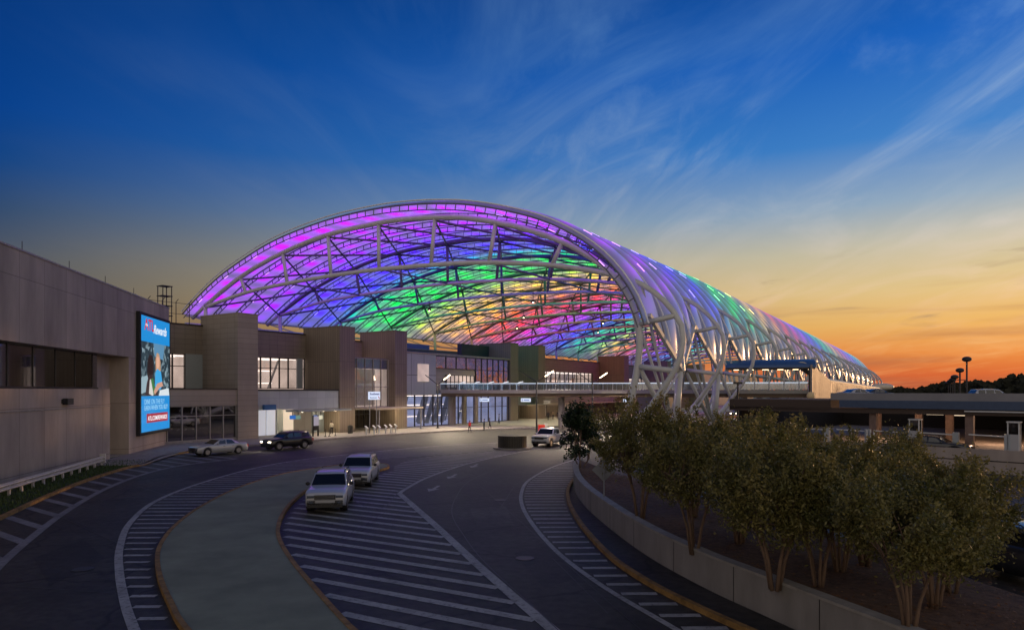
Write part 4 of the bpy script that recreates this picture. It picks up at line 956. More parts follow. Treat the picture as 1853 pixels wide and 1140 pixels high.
def tubeband(name, P, Q, zp, zq, r, m):
    mb = MB(); d = (Q - P).normalized(); nr = Vector((d.y, -d.x, 0)); vs = []
    for p, z in ((P, zp), (Q, zq)):
        for k in range(9): th = math.pi * k / 8; vs.append(p - nr * 1.2 + nr * (r * 1.6) * math.cos(th) + Vector((0, 0, z + r * math.sin(th))))
    mb.add(vs, [(k, k + 1, 10 + k, 9 + k) for k in range(8)] + [tuple(range(8, -1, -1)), tuple(range(9, 18))]); obj(name, mb, m, rp_)
M['ribs'] = mat('ribbed_grey_cladding', (.30, .27, .26), .5, var=.12)
ribwall('side_wall', R0, R1, 9.6, 7.4, 4.2, 1.1, M['ribs']); ribwall('side_wall', R1, R2, 7.4, 6.3, 4.6, 1.6, M['ribs'])
M['pale_roof'] = mat('pale_roof_metal', (.72, .66, .55), .35, var=.06)
tubeband('roof', R0, R1, 9.5, 7.5, .55, M['pale_roof']); tubeband('roof', R1, R2, 7.5, 6.4, .6, M['pale_roof'])
mb = MB(); mb.ball((R2.x, R2.y, 7.0), 1.6, sc=(2.2, 1, .7)); obj('end_cap', mb, M['pale_roof'], rp_, smooth=True)
mb = MB(); q = R0 + Vector((-2, 0, 0)); mb.ball((R0.x - .1, R0.y - .4, 5.2), .6, sc=(1.0, .6, 1), n=6); obj('end_cap', mb, M['cream'], rp_, smooth=True)

# ------------------------------------------------------------------ parking garage with the exit gates
GA = Vector((26.3, 62, 0)); GB = Vector((37.9, 50.5, 0)); gdv = (GB - GA).normalized(); gnv = Vector((-gdv.y, gdv.x, 0)); 
if gnv.y < 0: gnv = -gnv
G0 = GA - gdv * 3.0                                   # left end, px about 1480
def gq(a, o, z=0): q = G0 + gdv * a + gnv * o; return Vector((q.x, q.y, z))
def gbox(mb, a0, a1, o0, o1, z0, z1): mb.prism([tuple(gq(a0, o0))[:2], tuple(gq(a1, o0))[:2], tuple(gq(a1, o1))[:2], tuple(gq(a0, o1))[:2]], z0, z1)
def ga_at(px): t = (px - CX) / F; return (t * G0.y - G0.x) / (gdv.x - t * gdv.y)
gar = thing('parking_garage', 'two level concrete parking garage with a blue band and dark open lower storey', 'garage', gq(18, 14))
aend = 46.0; a0g = ga_at(1503)
mb = MB(); gbox(mb, a0g, aend, 0, 60, 5.15, 5.3); obj('deck', mb, M['pconcrete'], gar)
mb = MB(); gbox(mb, a0g, aend, -.02, .18, 5.15, 5.76); obj('parapet', mb, mat('grey_parapet', (.26, .26, .28), .7, var=.12, vscale=.5), gar)
mb = MB(); gbox(mb, a0g + .8, aend, -.2, -.025, 4.5, 5.15); obj('blue_band', mb, M['blue_band'], gar)
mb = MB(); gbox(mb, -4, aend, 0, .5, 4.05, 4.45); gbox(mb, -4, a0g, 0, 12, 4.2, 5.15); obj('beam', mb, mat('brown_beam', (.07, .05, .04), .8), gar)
mb = MB(); gbox(mb, ga_at(1746), aend, -.24, -.2, 4.32, 4.42); obj('trim_strip', mb, M['steel'], gar)
mb = MB(); gbox(mb, -4, aend, -3.2, 40, 0, 1.55); obj('lower_deck', mb, M['pconcrete'], gar)
mb = MB(); gbox(mb, -4, aend, -3.32, -3.2, .0, 1.72); obj('lower_wall', mb, M['pconcrete'], gar)
mb = MB(); gbox(mb, -4, aend, -3.34, -3.32, .86, .93); obj('wall_joint', mb, M['mull'], gar)
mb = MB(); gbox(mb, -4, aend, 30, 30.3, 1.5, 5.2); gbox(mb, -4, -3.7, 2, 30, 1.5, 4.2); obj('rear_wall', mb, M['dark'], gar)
for px, o_ in ((1745, .2), (1853, .2), (1600, 9), (1660, 9), (1520, 9), (1570, .4), (1900, 9)):
    a = ga_at(px); mb = MB(); gbox(mb, a, a + .55, o_ , o_ + .55, 1.55, 4.2); obj('column', mb, mat('brown_column', (.2, .14, .12), .8, var=.2), gar)
for px, o_ in ((1640, 6), (1699, 5), (1540, 10)):
    a = ga_at(px); mb = MB(); gbox(mb, a, a + 1.3, o_, o_ + .15, 3.85, 3.93); obj('ceiling_light', mb, emit('garage_lamp', (1, .75, .5), 1.5), gar)
# gate arms, booths
def booth(px, label, o_=-1.0):
    a = ga_at(px); th = thing('ticket_booth', label, 'booth', gq(a, o_, 1.55)); w = .75
    mb = MB()
    for x in (0, w - .08):
        for y in (0, w - .08): gbox(mb, a + x, a + x + .08, o_ + y, o_ + y + .08, 1.55, 3.6)
    gbox(mb, a - .05, a + w + .05, o_ - .05, o_ + w + .05, 3.6, 3.7); obj('frame', mb, M['steel'], th)
    mb = MB(); gbox(mb, a + .02, a + w - .02, o_ + .02, o_ + w - .02, 1.55, 2.75); obj('lower_panel', mb, mat('pale_booth_panel', (.42, .43, .45), .5), th)
    mb = MB(); gbox(mb, a + .03, a + w - .03, o_ + .03, o_ + w - .03, 2.75, 3.6); obj('window', mb, M['dark_glass'], th)
booth(1651, 'white framed ticket booth nearest the middle of the exit gates'); booth(1827, 'white framed ticket booth at the right edge beside a grey kiosk')
gates = [(1448, 1502, 'far'), (1520, 1575, 'second'), (1590, 1648, 'third'), (1672, 1733, 'fourth'), (1757, 1826, 'nearest')]
for i, (x0, x1, w_) in enumerate(gates):
    t = thing('barrier_gate', ['white barrier arm at the far left end of the exit lanes', 'white barrier arm just left of the short striped posts', 'white barrier arm ending at the left ticket booth', 'white barrier arm behind the parked car roof', 'white barrier arm ending at the rightmost ticket booth'][i], 'barrier', gq(ga_at(x1), -.8, 1.55), group='barrier arms of the parking exit')
    aa, ab = ga_at(x0), ga_at(x1); mb = MB(); mb.bar(gq(aa, -.8, 2.62), gq(ab, -.8, 2.55), .06, .1); obj('arm', mb, M['steel'], t)
    mb = MB(); gbox(mb, ab - .15, ab + .25, -1.0, -.6, 1.55, 2.75); obj('cabinet', mb, mat('gate_cabinet', (.36, .40, .43), .5), t)
mb = MB()
for k in range(3): a = ga_at(1577) + .28 * k; mb.cyl(gq(a, -1.2, 1.55), .07, 1.15, 8)
obj('marker_post', mb, M['steel'], label='cluster of three short pale marker posts between the exit gates', cat='posts')

# ------------------------------------------------------------------ lamps
def street_lamp(px, base_py, top_py, label, hl=2.3, lit=(0, 1), up=1.5):
    b = G(px, base_py); zt = EYE + (HZ - top_py) / F * b.y; t = thing('street_lamp', label, 'street lamp', b, group='double arm street lamps')
    mb = MB(); mb.tube([b, b + Vector((0, 0, .5)), Vector((b.x, b.y, zt))], [.16, .13, .09], 10); obj('pole', mb, M['dsteel'], t)
    mb = MB(); mb.cyl(b, .3, .25, 12); obj('base', mb, M['concrete'], t)
    for i, s_ in enumerate((-1, 1)):
        tip = Vector((b.x + s_ * hl, b.y, zt + up)); mb = MB(); a = Vector((b.x, b.y, zt)); mb.tube([a, a.lerp(tip, .55)], .06, 6); ar = obj('arm', mb, M['dsteel'], t)
        mid = a.lerp(tip, .5); mb = MB(); mb.bar(mid, tip, .24, .10); obj('lamp_head', mb, M['led'] if i in lit else M['dsteel'], ar)
        if i in lit:
            l = bpy.data.lights.new('lamp_light', 'SPOT'); l.energy = 4500; l.color = (1, .80, .55); l.spot_size = R(150); l.spot_blend = .6; l.shadow_soft_size = .4
            lo = bpy.data.objects.new('lamp_light', l); COL.objects.link(lo); lo.parent = t; lo.location = tip - b + Vector((0, -.2, -.3)); lo.rotation_euler = (R(-14), 0, 0)
street_lamp(971, 786, 691, 'tall dark double arm street lamp standing behind the round planter', lit=(1,))
street_lamp(1072, 779, 693, 'double arm street lamp rising behind the leftmost tree', 2.2, lit=(1,))
street_lamp(792, 777, 696, 'double arm street lamp in front of the pale glass panels of the hall', 1.9, lit=(1,))
def plain_pole(px, by, ty, lab):
    b = G(px, by); zt = EYE + (HZ - ty) / F * b.y; t = thing('camera_pole', lab, 'pole', b)
    mb = MB(); mb.tube([b, Vector((b.x, b.y, zt))], .11, 8); obj('pole', mb, M['dsteel'], t); mb = MB(); mb.bar(Vector((b.x - .5, b.y, zt)), Vector((b.x + .5, b.y, zt)), .3, .25); obj('head', mb, M['dsteel'], t)
plain_pole(1335, 800, 693, 'slim black pole standing in front of the canopy legs near the pavilion')
# high mast lights of the parking deck, with round heads
masts = [(1749.5, 650, 62), (1737, 670, 92), (1727.5, 682, 118), (1724, 687, 150), (1720, 690, 180), (1716, 693, 215)]
mlab = ['tallest round headed parking light standing at the deck edge', 'round headed parking light second in the row with side brackets', 'round headed parking light third in the receding row', 'round headed parking light fourth in the receding row', 'round headed parking light fifth in the receding row', 'round headed parking light farthest in the receding row']
for (px, ty, Y), lab in zip(masts, mlab):
    x = (px - CX) / F * Y; z = EYE + (HZ - ty) / F * Y; t = thing('parking_light', lab, 'parking light', (x, Y, 5.2 if Y < 100 else 0), group='round headed lights on the parking deck')
    mb = MB(); mb.tube([(x, Y, 5.2 if Y < 100 else 0), (x, Y, z - .15)], .075 if Y < 80 else .11, 8); obj('pole', mb, M['dsteel'], t)
    mb = MB(); mb.ball((x, Y, z), .40 * (Y / 62) ** .7, sc=(1, 1, .62)); obj('lamp_head', mb, M['dsteel'], t, smooth=True)
    if Y == 92: mb = MB(); mb.bar((x - .5, Y, z - 1.3), (x + .9, Y, z - 1.3), .12, .1); obj('bracket', mb, M['dsteel'], t)

# far tree line and masts behind the deck
rng = np.random.default_rng(5); V_ = []; F_ = []
def far_h(px): return np.interp(px, [1500, 1600, 1640, 1690, 1720, 1760, 1800, 1853, 1950, 2300], [.5, .5, 1, 3, 5, 4.5, 7, 9, 11, 12])
for k in range(5200):
    Y = rng.uniform(420, 560); px = rng.uniform(1585, 2200); x = (px - CX) / F * Y; h = far_h(px) + 5.5; z = rng.uniform(0, 1) ** .5 * h * (1 + .13 * math.sin(px * .09) + .06 * math.sin(px * .31)); s_ = rng.uniform(1.0, 2.6)
    an = rng.uniform(0, 6.3); n0 = len(V_)
    for q in range(5): a = an + q * 1.2566; V_.append((x + math.cos(a) * s_, Y + rng.uniform(-1, 1), z + math.sin(a) * s_ * .8))
    F_.append(tuple(range(n0, n0 + 5)))
mb = MB(); mb.add(V_, F_); obj('distant_trees', mb, mat('distant_foliage', (.02, .022, .014), .95), kind='stuff', label='dark distant tree line on the horizon beyond the parking deck', cat='trees')

# ------------------------------------------------------------------ round planter
p = G(927, 812); t = thing('round_planter', 'round dark ribbed drum planter on a circular kerb in the road', 'planter', p)
mb = MB(); mb.cyl(p, 1.95, .16, 40); obj('kerb_ring', mb, M['kerb'], t)
mb = MB(); n = 40
for k in range(n):
    a = 2 * math.pi * k / n; mb.obox(p + Vector((1.42 * math.cos(a), 1.42 * math.sin(a), .75)), Vector((.05 * math.cos(a), .05 * math.sin(a), 0)), Vector((-.085 * math.sin(a), .085 * math.cos(a), 0)), Vector((0, 0, .58)))
mb.cyl(p + Vector((0, 0, .16)), 1.38, 1.12, 40); mb.cyl(p + Vector((0, 0, 1.3)), 1.48, .07, 40)
obj('drum', mb, mat('dark_bronze', (.045, .04, .03), .5, var=.2), t)
# ------------------------------------------------------------------ cars
KIND = dict(
    suv=dict(L=5.0, W=2.0, top=[(2.5, .82), (2.42, .98), (1.95, 1.10), (1.05, 1.20), (-2.3, 1.20), (-2.47, 1.0), (-2.5, .7)], ws=1.10, wt=.40, rt=-2.0, rb=-2.38, H=1.78, belt=1.17, ax=(1.55, -1.42), R=.39, sill=.34, tw=.76),
    sedan=dict(L=4.95, W=1.86, top=[(2.47, .70), (2.38, .82), (1.9, .93), (.95, 1.01), (-1.5, 1.04), (-2.35, 1.02), (-2.47, .72)], ws=1.0, wt=.28, rt=-.95, rb=-1.75, H=1.47, belt=.99, ax=(1.52, -1.48), R=.35, sill=.27, tw=.70),
    pickup=dict(L=5.8, W=2.03, top=[(2.9, .9), (2.84, 1.16), (2.3, 1.24), (1.35, 1.30), (-.95, 1.30), (-1.0, 1.28), (-2.88, 1.28), (-2.9, .8)], ws=1.40, wt=.75, rt=-.72, rb=-.95, H=1.93, belt=1.27, ax=(1.9, -1.75), R=.42, sill=.42, tw=.80))
CM = dict(tyre=M['black'], glass=mat('car_glass', (.012, .014, .018), .05, spec=1, coat=.3), chrome=mat('chrome', (.6, .6, .6), .15, metal=1), rim=mat('alloy_rim', (.42, .42, .43), .3, metal=.8),
          trim=mat('black_trim', (.02, .02, .02), .5), lampoff=mat('headlight_lens', (.16, .19, .24), .08, spec=1, metal=.5), lampon=emit('headlight_on', (1, .86, .62), 14), tail=mat('tail_lens', (.25, .01, .01), .2, emis=(1, .05, .02), es=.15), tailon=emit('tail_on', (1, .07, .02), 5),
          amber=emit('turn_lamp', (1, .35, .05), 1.2), plate=mat('plate', (.5, .5, .5), .5))
def paint(name, c, rough=.3): return mat(name, c, rough, metal=.15, coat=.7, spec=.5)
def car(label, p, heading, kind='suv', col=None, on=False, name='parked_car', cat='car', group=None, spot=True):
    K = KIND[kind]; L, Wd, H, R_ = K['L'], K['W'], K['H'], K['R']; hw = Wd / 2
    rz = math.atan2(heading[1], heading[0]); t = thing(name, label, cat, (p[0], p[1], p[2] + .01 if len(p) > 2 else .01), rz, group)
    def O(n, mb, m, par=t, **k): return obj(n, mb, m, par, local=True, **k)
    xs = sorted(set([round(-L / 2 + L * i / 60, 3) for i in range(61)])); tx = [a for a, b in K['top']][::-1]; tz = [b for a, b in K['top']][::-1]
    mb = MB(); rows = []
    for x in xs:
        zt = float(np.interp(x, tx, tz)); e = max(0, (abs(x) - (L / 2 - .55)) / .55); w = hw * (1 - .13 * e ** 2); zb = K['sill'] - .02 + .10 * e ** 2
        for ax in K['ax']:
            d2 = (R_ + .07) ** 2 - (x - ax) ** 2
            if d2 > 0: zb = max(zb, R_ + math.sqrt(d2) * .98)
        sh_ = zt - .10
        mid = max(.62, zb + .03); mid = min(mid, sh_ - .12) if sh_ - .12 > zb else (zb + sh_) / 2
        prof = [(w * .62, zb), (w * .97, zb), (w, mid), (w * .985, min(sh_, zt - .05)), (w * .93, zt - .012), (w * .80, zt + .012), (w * .4, zt + .03)]
        rows.append([(x, y, z) for y, z in prof] + [(x, 0, zt + .035)] + [(x, -y, z) for y, z in prof[::-1]])
    nP = len(rows[0]); vs = [v for r in rows for v in r]
    fs = [(i * nP + k, (i + 1) * nP + k, (i + 1) * nP + (k + 1) % nP, i * nP + (k + 1) % nP) for i in range(len(rows) - 1) for k in range(nP)]
    fs += [tuple(range(nP)), tuple(range((len(rows) - 1) * nP, len(rows) * nP))[::-1]]
    mb.add(vs, fs); body = O('body', mb, col, smooth='auto')
    # cabin
    zb, tw, bw = K['belt'], K['tw'], hw * .90; zr = H - .03
    st = [(K['ws'], zb, bw), (K['wt'], zr - .05, tw + .02), (K['wt'] - .35, zr, tw), ((K['wt'] + K['rt']) / 2, zr + .02, tw), (K['rt'], zr - .04, tw - .02), (K['rb'], zb, bw - .04)]
    mb = MB(); vs = []
    for x, z, w in st: vs += [(x, w * 1.0, z), (x, w * .9, z + (.02 if z > zb else 0)), (x, 0, z + (.05 if z >= zr - .001 else .0)), (x, -w * .9, z + (.02 if z > zb else 0)), (x, -w, z)]
    fs = [(i * 5 + k, (i + 1) * 5 + k, (i + 1) * 5 + k + 1, i * 5 + k + 1) for i in range(5) for k in range(4)]
    base = len(vs); 
    for s_ in (1, -1):     # side walls down to the belt line
        o_ = len(vs)
        for x, z, w in st: vs.append((x, s_ * (bw - .0 if z <= zb else bw), zb))
        for i in range(5): q = (i * 5 + (0 if s_ > 0 else 4), (i + 1) * 5 + (0 if s_ > 0 else 4), o_ + i + 1, o_ + i); fs.append(q if s_ < 0 else q[::-1])
    mb.add(vs, fs); O('roof', mb, col, smooth='auto')
    def lerp(a, b, f): return Vector(a).lerp(Vector(b), f)
    def glasspane(n, c4, k=.03):
        c = sum((Vector(v) for v in c4), Vector()) / 4; nv = (Vector(c4[1]) - Vector(c4[0])).cross(Vector(c4[3]) - Vector(c4[0])).normalized()
        if nv.dot(c - Vector((0, 0, zb * .9))) < 0: nv = -nv
        q = [Vector(v) + (c - Vector(v)).normalized() * k for v in c4]; mb = MB(); mb.add([v + nv * .022 for v in q] + [v - nv * .02 for v in q], [(0, 1, 2, 3), (7, 6, 5, 4), (0, 4, 5, 1), (1, 5, 6, 2), (2, 6, 7, 3), (3, 7, 4, 0)]); O(n, mb, CM['glass'])
    a, b = st[0], st[1]; glasspane('windshield', [(a[0] - .02, a[2] * .95, zb + .04), (b[0] + .03, b[2] * .95, b[1] - .02), (b[0] + .03, -b[2] * .95, b[1] - .02), (a[0] - .02, -a[2] * .95, zb + .04)], .02)
    a, b = st[5], st[4]; glasspane('rear_window', [(a[0] + .02, a[2] * .93, zb + .05), (b[0] - .03, b[2] * .93, b[1] - .04), (b[0] - .03, -b[2] * .93, b[1] - .04), (a[0] + .02, -a[2] * .93, zb + .05)], .04)
    def sp(x, f, s_):   # point on the side wall: f 0 belt, 1 roof rail
        X = [q[0] for q in st][::-1]; Zt = [q[1] for q in st][::-1]; Wt = [q[2] for q in st][::-1]
        return (x, s_ * (bw + (float(np.interp(x, X, Wt)) - bw) * f), zb + (float(np.interp(x, X, Zt)) - zb) * f)
    cuts = {'suv': [(.78, -.12), (-.2, -1.12), (-1.2, -2.0)], 'sedan': [(.62, -.25), (-.33, -1.2)], 'pickup': [(1.08, .30), (.22, -.66)]}[kind]
    for s_ in (1, -1):
        for x0, x1 in cuts:
            f0 = .88 if x0 < K['wt'] + .02 else .5; glasspane('side_window', [sp(x0, .06, s_), sp(min(x0, K['wt'] + .02), .88, s_), sp(x1 if x1 > K['rt'] else K['rt'] + .05, .88, s_), sp(x1, .06, s_)], .02)
        mb = MB(); mb.ball((K['ws'] - .38, s_ * (hw + .08), zb + .08), .12, sc=(.7, 1, .8), n=5); O('mirror', mb, col if kind != 'suv' else CM['trim'], smooth=True)
        mb = MB()
        for x in (cuts[0][1] + .12, cuts[1][1] + .2): mb.bar((x, s_ * (hw + .012), zb - .18), (x + .2, s_ * (hw + .012), zb - .18), .03, .035)
        O('door_handle', mb, CM['chrome'])
        # lamps
        xf = L / 2; zl = float(np.interp(xf - .2, tx, tz)) - .18
        mb = MB(); mb.obox((xf - .07, s_ * (hw * .68), zl), (.10, 0, 0), (0, .17, 0), (0, 0, .06)); O('headlight', mb, CM['lampon'] if on else CM['lampoff'])
        mb = MB(); mb.obox((-L / 2 + .10, s_ * (hw * .74), zl + .08), (.14, 0, 0), (0, .14, 0), (0, 0, .12)); O('tail_light', mb, CM['tail'])
        if kind == 'suv': mb = MB(); mb.tube([(K['wt'] - .1, s_ * (tw - .06), H - .02), (K['wt'] - .2, s_ * (tw - .06), H + .05), (K['rt'] + .2, s_ * (tw - .06), H + .05), (K['rt'] + .1, s_ * (tw - .06), H - .02)], .022, 5); O('roof_rail', mb, CM['trim'])
        for ax in K['ax']:
            y0 = s_ * (hw - .02); mb = MB(); ty = MB()
            prof = [(R_ * .62, 0), (R_ * .66, .01), (R_ * .95, .0), (R_, -.03), (R_, -.2), (R_ * .95, -.23), (R_ * .6, -.22)]
            n_ = 24; vs = []; 
            for k in range(n_):
                an = 2 * math.pi * k / n_
                for r_, dy_ in prof: vs.append((ax + r_ * math.cos(an), y0 + s_ * dy_, R_ + r_ * math.sin(an)))
            m_ = len(prof); ty.add(vs, [(k * m_ + j, k * m_ + j + 1, ((k + 1) % n_) * m_ + j + 1, ((k + 1) % n_) * m_ + j) for k in range(n_) for j in range(m_ - 1)])
            tyre = O('wheel', ty, CM['tyre'], smooth='auto')
            rm = MB(); rm.cyl((ax, y0 - s_ * .05, R_), R_ * .62, .03, 18, ax=(0, s_, 0))
            for k in range(5):
                an = 2 * math.pi * k / 5 + .3; c_ = Vector((ax + R_ * .33 * math.cos(an), y0 - s_ * .005, R_ + R_ * .33 * math.sin(an))); rm.obox(c_, Vector((math.cos(an), 0, math.sin(an))) * R_ * .30, Vector((0, .012, 0)), Vector((-math.sin(an), 0, math.cos(an))) * R_ * .085)
            rm.cyl((ax, y0 - s_ * .02, R_), R_ * .14, .03, 10, ax=(0, s_, 0))
            ro = obj('rim', rm, CM['rim'], tyre, local=True)
            w_ = MB(); w_.cyl((ax, s_ * (hw * .62), R_ * 1.05), R_ * 1.02, .1, 14, ax=(0, s_, 0)); O('wheel_well', w_, CM['trim'])
    zl = float(np.interp(L / 2 - .2, tx, tz)) - .19
    mb = MB(); mb.obox((L / 2 + .0, 0, zl - .02), (.035, 0, 0), (0, hw * .50, 0), (0, 0, .115)); g_ = O('grille', mb, CM['trim'])
    mb = MB()
    for q in range(3): mb.obox((L / 2 + .035, 0, zl - .1 + .08 * q), (.01, 0, 0), (0, hw * .45, 0), (0, 0, .014))
    obj('grille_bar', mb, CM['chrome'] if kind != 'sedan' else CM['trim'], g_, local=True)
    mb = MB(); mb.obox((L / 2 - .06, 0, .42 if kind != 'pickup' else .52), (.06, 0, 0), (0, hw * .84, 0), (0, 0, .11)); O('bumper', mb, CM['trim'] if kind != 'pickup' else CM['chrome'])
    for s_ in (1, -1):
        mb = MB(); mb.obox((L / 2 - .03, s_ * hw * .66, .56), (.03, 0, 0), (0, .19, 0), (0, 0, .09)); O('air_intake', mb, CM['trim'])
        mb = MB(); mb.obox((L / 2 + .0, s_ * hw * .66, .56), (.02, 0, 0), (0, .09, 0), (0, 0, .04)); O('fog_lamp', mb, CM['lampon'] if on and kind == 'suv' and False else CM['lampoff'])
    mb = MB(); mb.obox((L / 2 + .012, 0, .47), (.012, 0, 0), (0, .17, 0), (0, 0, .06)); O('number_plate', mb, CM['trim'])
    if kind == 'pickup': mb = MB(); mb.box(-2.8, -1.1, -.85, .85, 1.318, 1.33); O('load_bed', mb, CM['trim'])
    if on and spot:
        for s_ in (1, -1):
            l = bpy.data.lights.new('headlamp_beam', 'SPOT'); l.energy = 200; l.color = (1, .86, .65); l.spot_size = R(75); l.spot_blend = .8; l.shadow_soft_size = .06
            lo = bpy.data.objects.new('headlamp_beam', l); COL.objects.link(lo); lo.parent = t; lo.location = (L / 2 + .06, s_ * hw * .72, zl); lo.rotation_euler = (R(80), 0, R(-90))
    return t
P_W = paint('white_car_paint', (.55, .57, .60)); P_S = paint('silver_car_paint', (.50, .51, .52)); P_K = paint('black_car_paint', (.012, .012, .012)); P_D = paint('dark_grey_car_paint', (.04, .042, .048)); P_B = paint('blue_car_paint', (.02, .035, .07)); P_R = paint('maroon_car_paint', (.09, .012, .012))
def mid(px, py, off, h): q = G(px, py); hh = Vector((*h, 0)).normalized(); return q - hh * off
car('white sport utility vehicle parked at the edge of the green island nearest the viewer', mid(588, 930, 2.5, (.14, -1)), (.14, -1), 'suv', P_W, name='parked_suv', cat='suv')
car('white sport utility vehicle parked behind another one near the tip of the island', mid(639, 884, 2.5, (.06, -1)), (.06, -1), 'suv', P_W, name='parked_suv', cat='suv')
car('silver sedan by the dark storefront windows heading left', G(396, 822), (-.62, -.78), 'sedan', P_S, name='sedan')
car('black sport utility vehicle with headlights on in front of the terminal entrance', G(520, 812), (-.62, -.80), 'suv', P_K, on=True, name='suv', cat='suv')
car('white pickup truck beside the round planter, partly hidden by the tree', G(994, 806), (-.42, -.91), 'pickup', P_W, name='pickup_truck', cat='pickup truck')
car('dark sport utility vehicle on the lower road at the right edge of the picture', G(1868, 1052), (.25, -.97), 'suv', P_D, on=True, name='moving_suv', cat='suv')
# traffic under the canopy, far off
fl = ['dark sedan far off under the canopy, nearest the first canopy foot', 'white sedan far off under the canopy behind the second leg', 'maroon sedan far off under the canopy', 'silver sedan among the far canopy legs', 'black sedan farthest back under the canopy', 'blue sedan in the far lanes below the bridge', 'white sport utility vehicle far back under the bridge end', 'grey sedan far off between the canopy feet']
for i, (u, V, c, kd) in enumerate(((98, 34, P_D, 'sedan'), (112, 36, P_W, 'sedan'), (104, 42, P_R, 'sedan'), (126, 33, P_S, 'sedan'), (150, 36, P_K, 'sedan'), (120, 45, P_B, 'sedan'), (138, 40, P_W, 'suv'), (162, 42, P_D, 'sedan'))):
    car(fl[i], W(u, V), (-SN, -CS), kd, c, on=(i % 2 == 0 or i == 7), name='distant_car', spot=False)
def deck_car(px, Y, lab, c, z=5.3, kd='sedan', h=(1, .3)): car(lab, ((px - CX) / F * Y, Y, z), h, kd, c, name='deck_car')
deck_car(1795, 82, 'white car on top of the parking deck at the right', P_W, 4.35, 'suv', (1, -.1)); deck_car(1552, 82, 'silver car on the parking deck beside the covered ramp', P_S, 4.7); deck_car(1586, 84, 'dark car on the parking deck behind the end of the ramp', P_D, 4.7)
a = ga_at(1703); q = gq(a, -1.9, 0); car('dark car with a curved roof waiting at the exit gates above the trees', (q.x, q.y, 1.0), (gdv.x, gdv.y), 'sedan', P_D, name='waiting_car')

# ------------------------------------------------------------------ trees
def leaf_mat(name, c1, c2):
    m = bpy.data.materials.new(name); m.use_nodes = True; t = m.node_tree; t.nodes.clear()
    g = t.nodes.new('ShaderNodeNewGeometry'); n = t.nodes.new('ShaderNodeTexNoise'); n.inputs['Scale'].default_value = 1.6; n.inputs['Detail'].default_value = 6; t.links.new(g.outputs['Position'], n.inputs['Vector'])
    c = t.nodes.new('ShaderNodeValToRGB'); e = c.color_ramp.elements; e[0].position = .36; e[0].color = (*c1, 1); e[1].position = .66; e[1].color = (*c2, 1); t.links.new(n.outputs[0], c.inputs[0])
    ri = t.nodes.new('ShaderNodeMapRange'); ri.inputs['To Min'].default_value = .7; ri.inputs['To Max'].default_value = 1.35; t.links.new(g.outputs['Random Per Island'], ri.inputs[0])
    x = t.nodes.new('ShaderNodeVectorMath'); x.operation = 'SCALE'; t.links.new(c.outputs[0], x.inputs[0]); t.links.new(ri.outputs[0], x.inputs['Scale'])
    d = t.nodes.new('ShaderNodeBsdfPrincipled'); d.inputs['Roughness'].default_value = .45; t.links.new(x.outputs[0], d.inputs['Base Color']); tr = t.nodes.new('ShaderNodeBsdfTranslucent'); t.links.new(x.outputs[0], tr.inputs[0])
    mx = t.nodes.new('ShaderNodeMixShader'); mx.inputs[0].default_value = .35; t.links.new(d.outputs[0], mx.inputs[1]); t.links.new(tr.outputs[0], mx.inputs[2]); o = t.nodes.new('ShaderNodeOutputMaterial'); t.links.new(mx.outputs[0], o.inputs[0]); return m
LM = leaf_mat('crape_myrtle_leaves', (.115, .12, .03), (.28, .235, .075)); LMD = leaf_mat('magnolia_leaves', (.014, .03, .012), (.03, .055, .022))
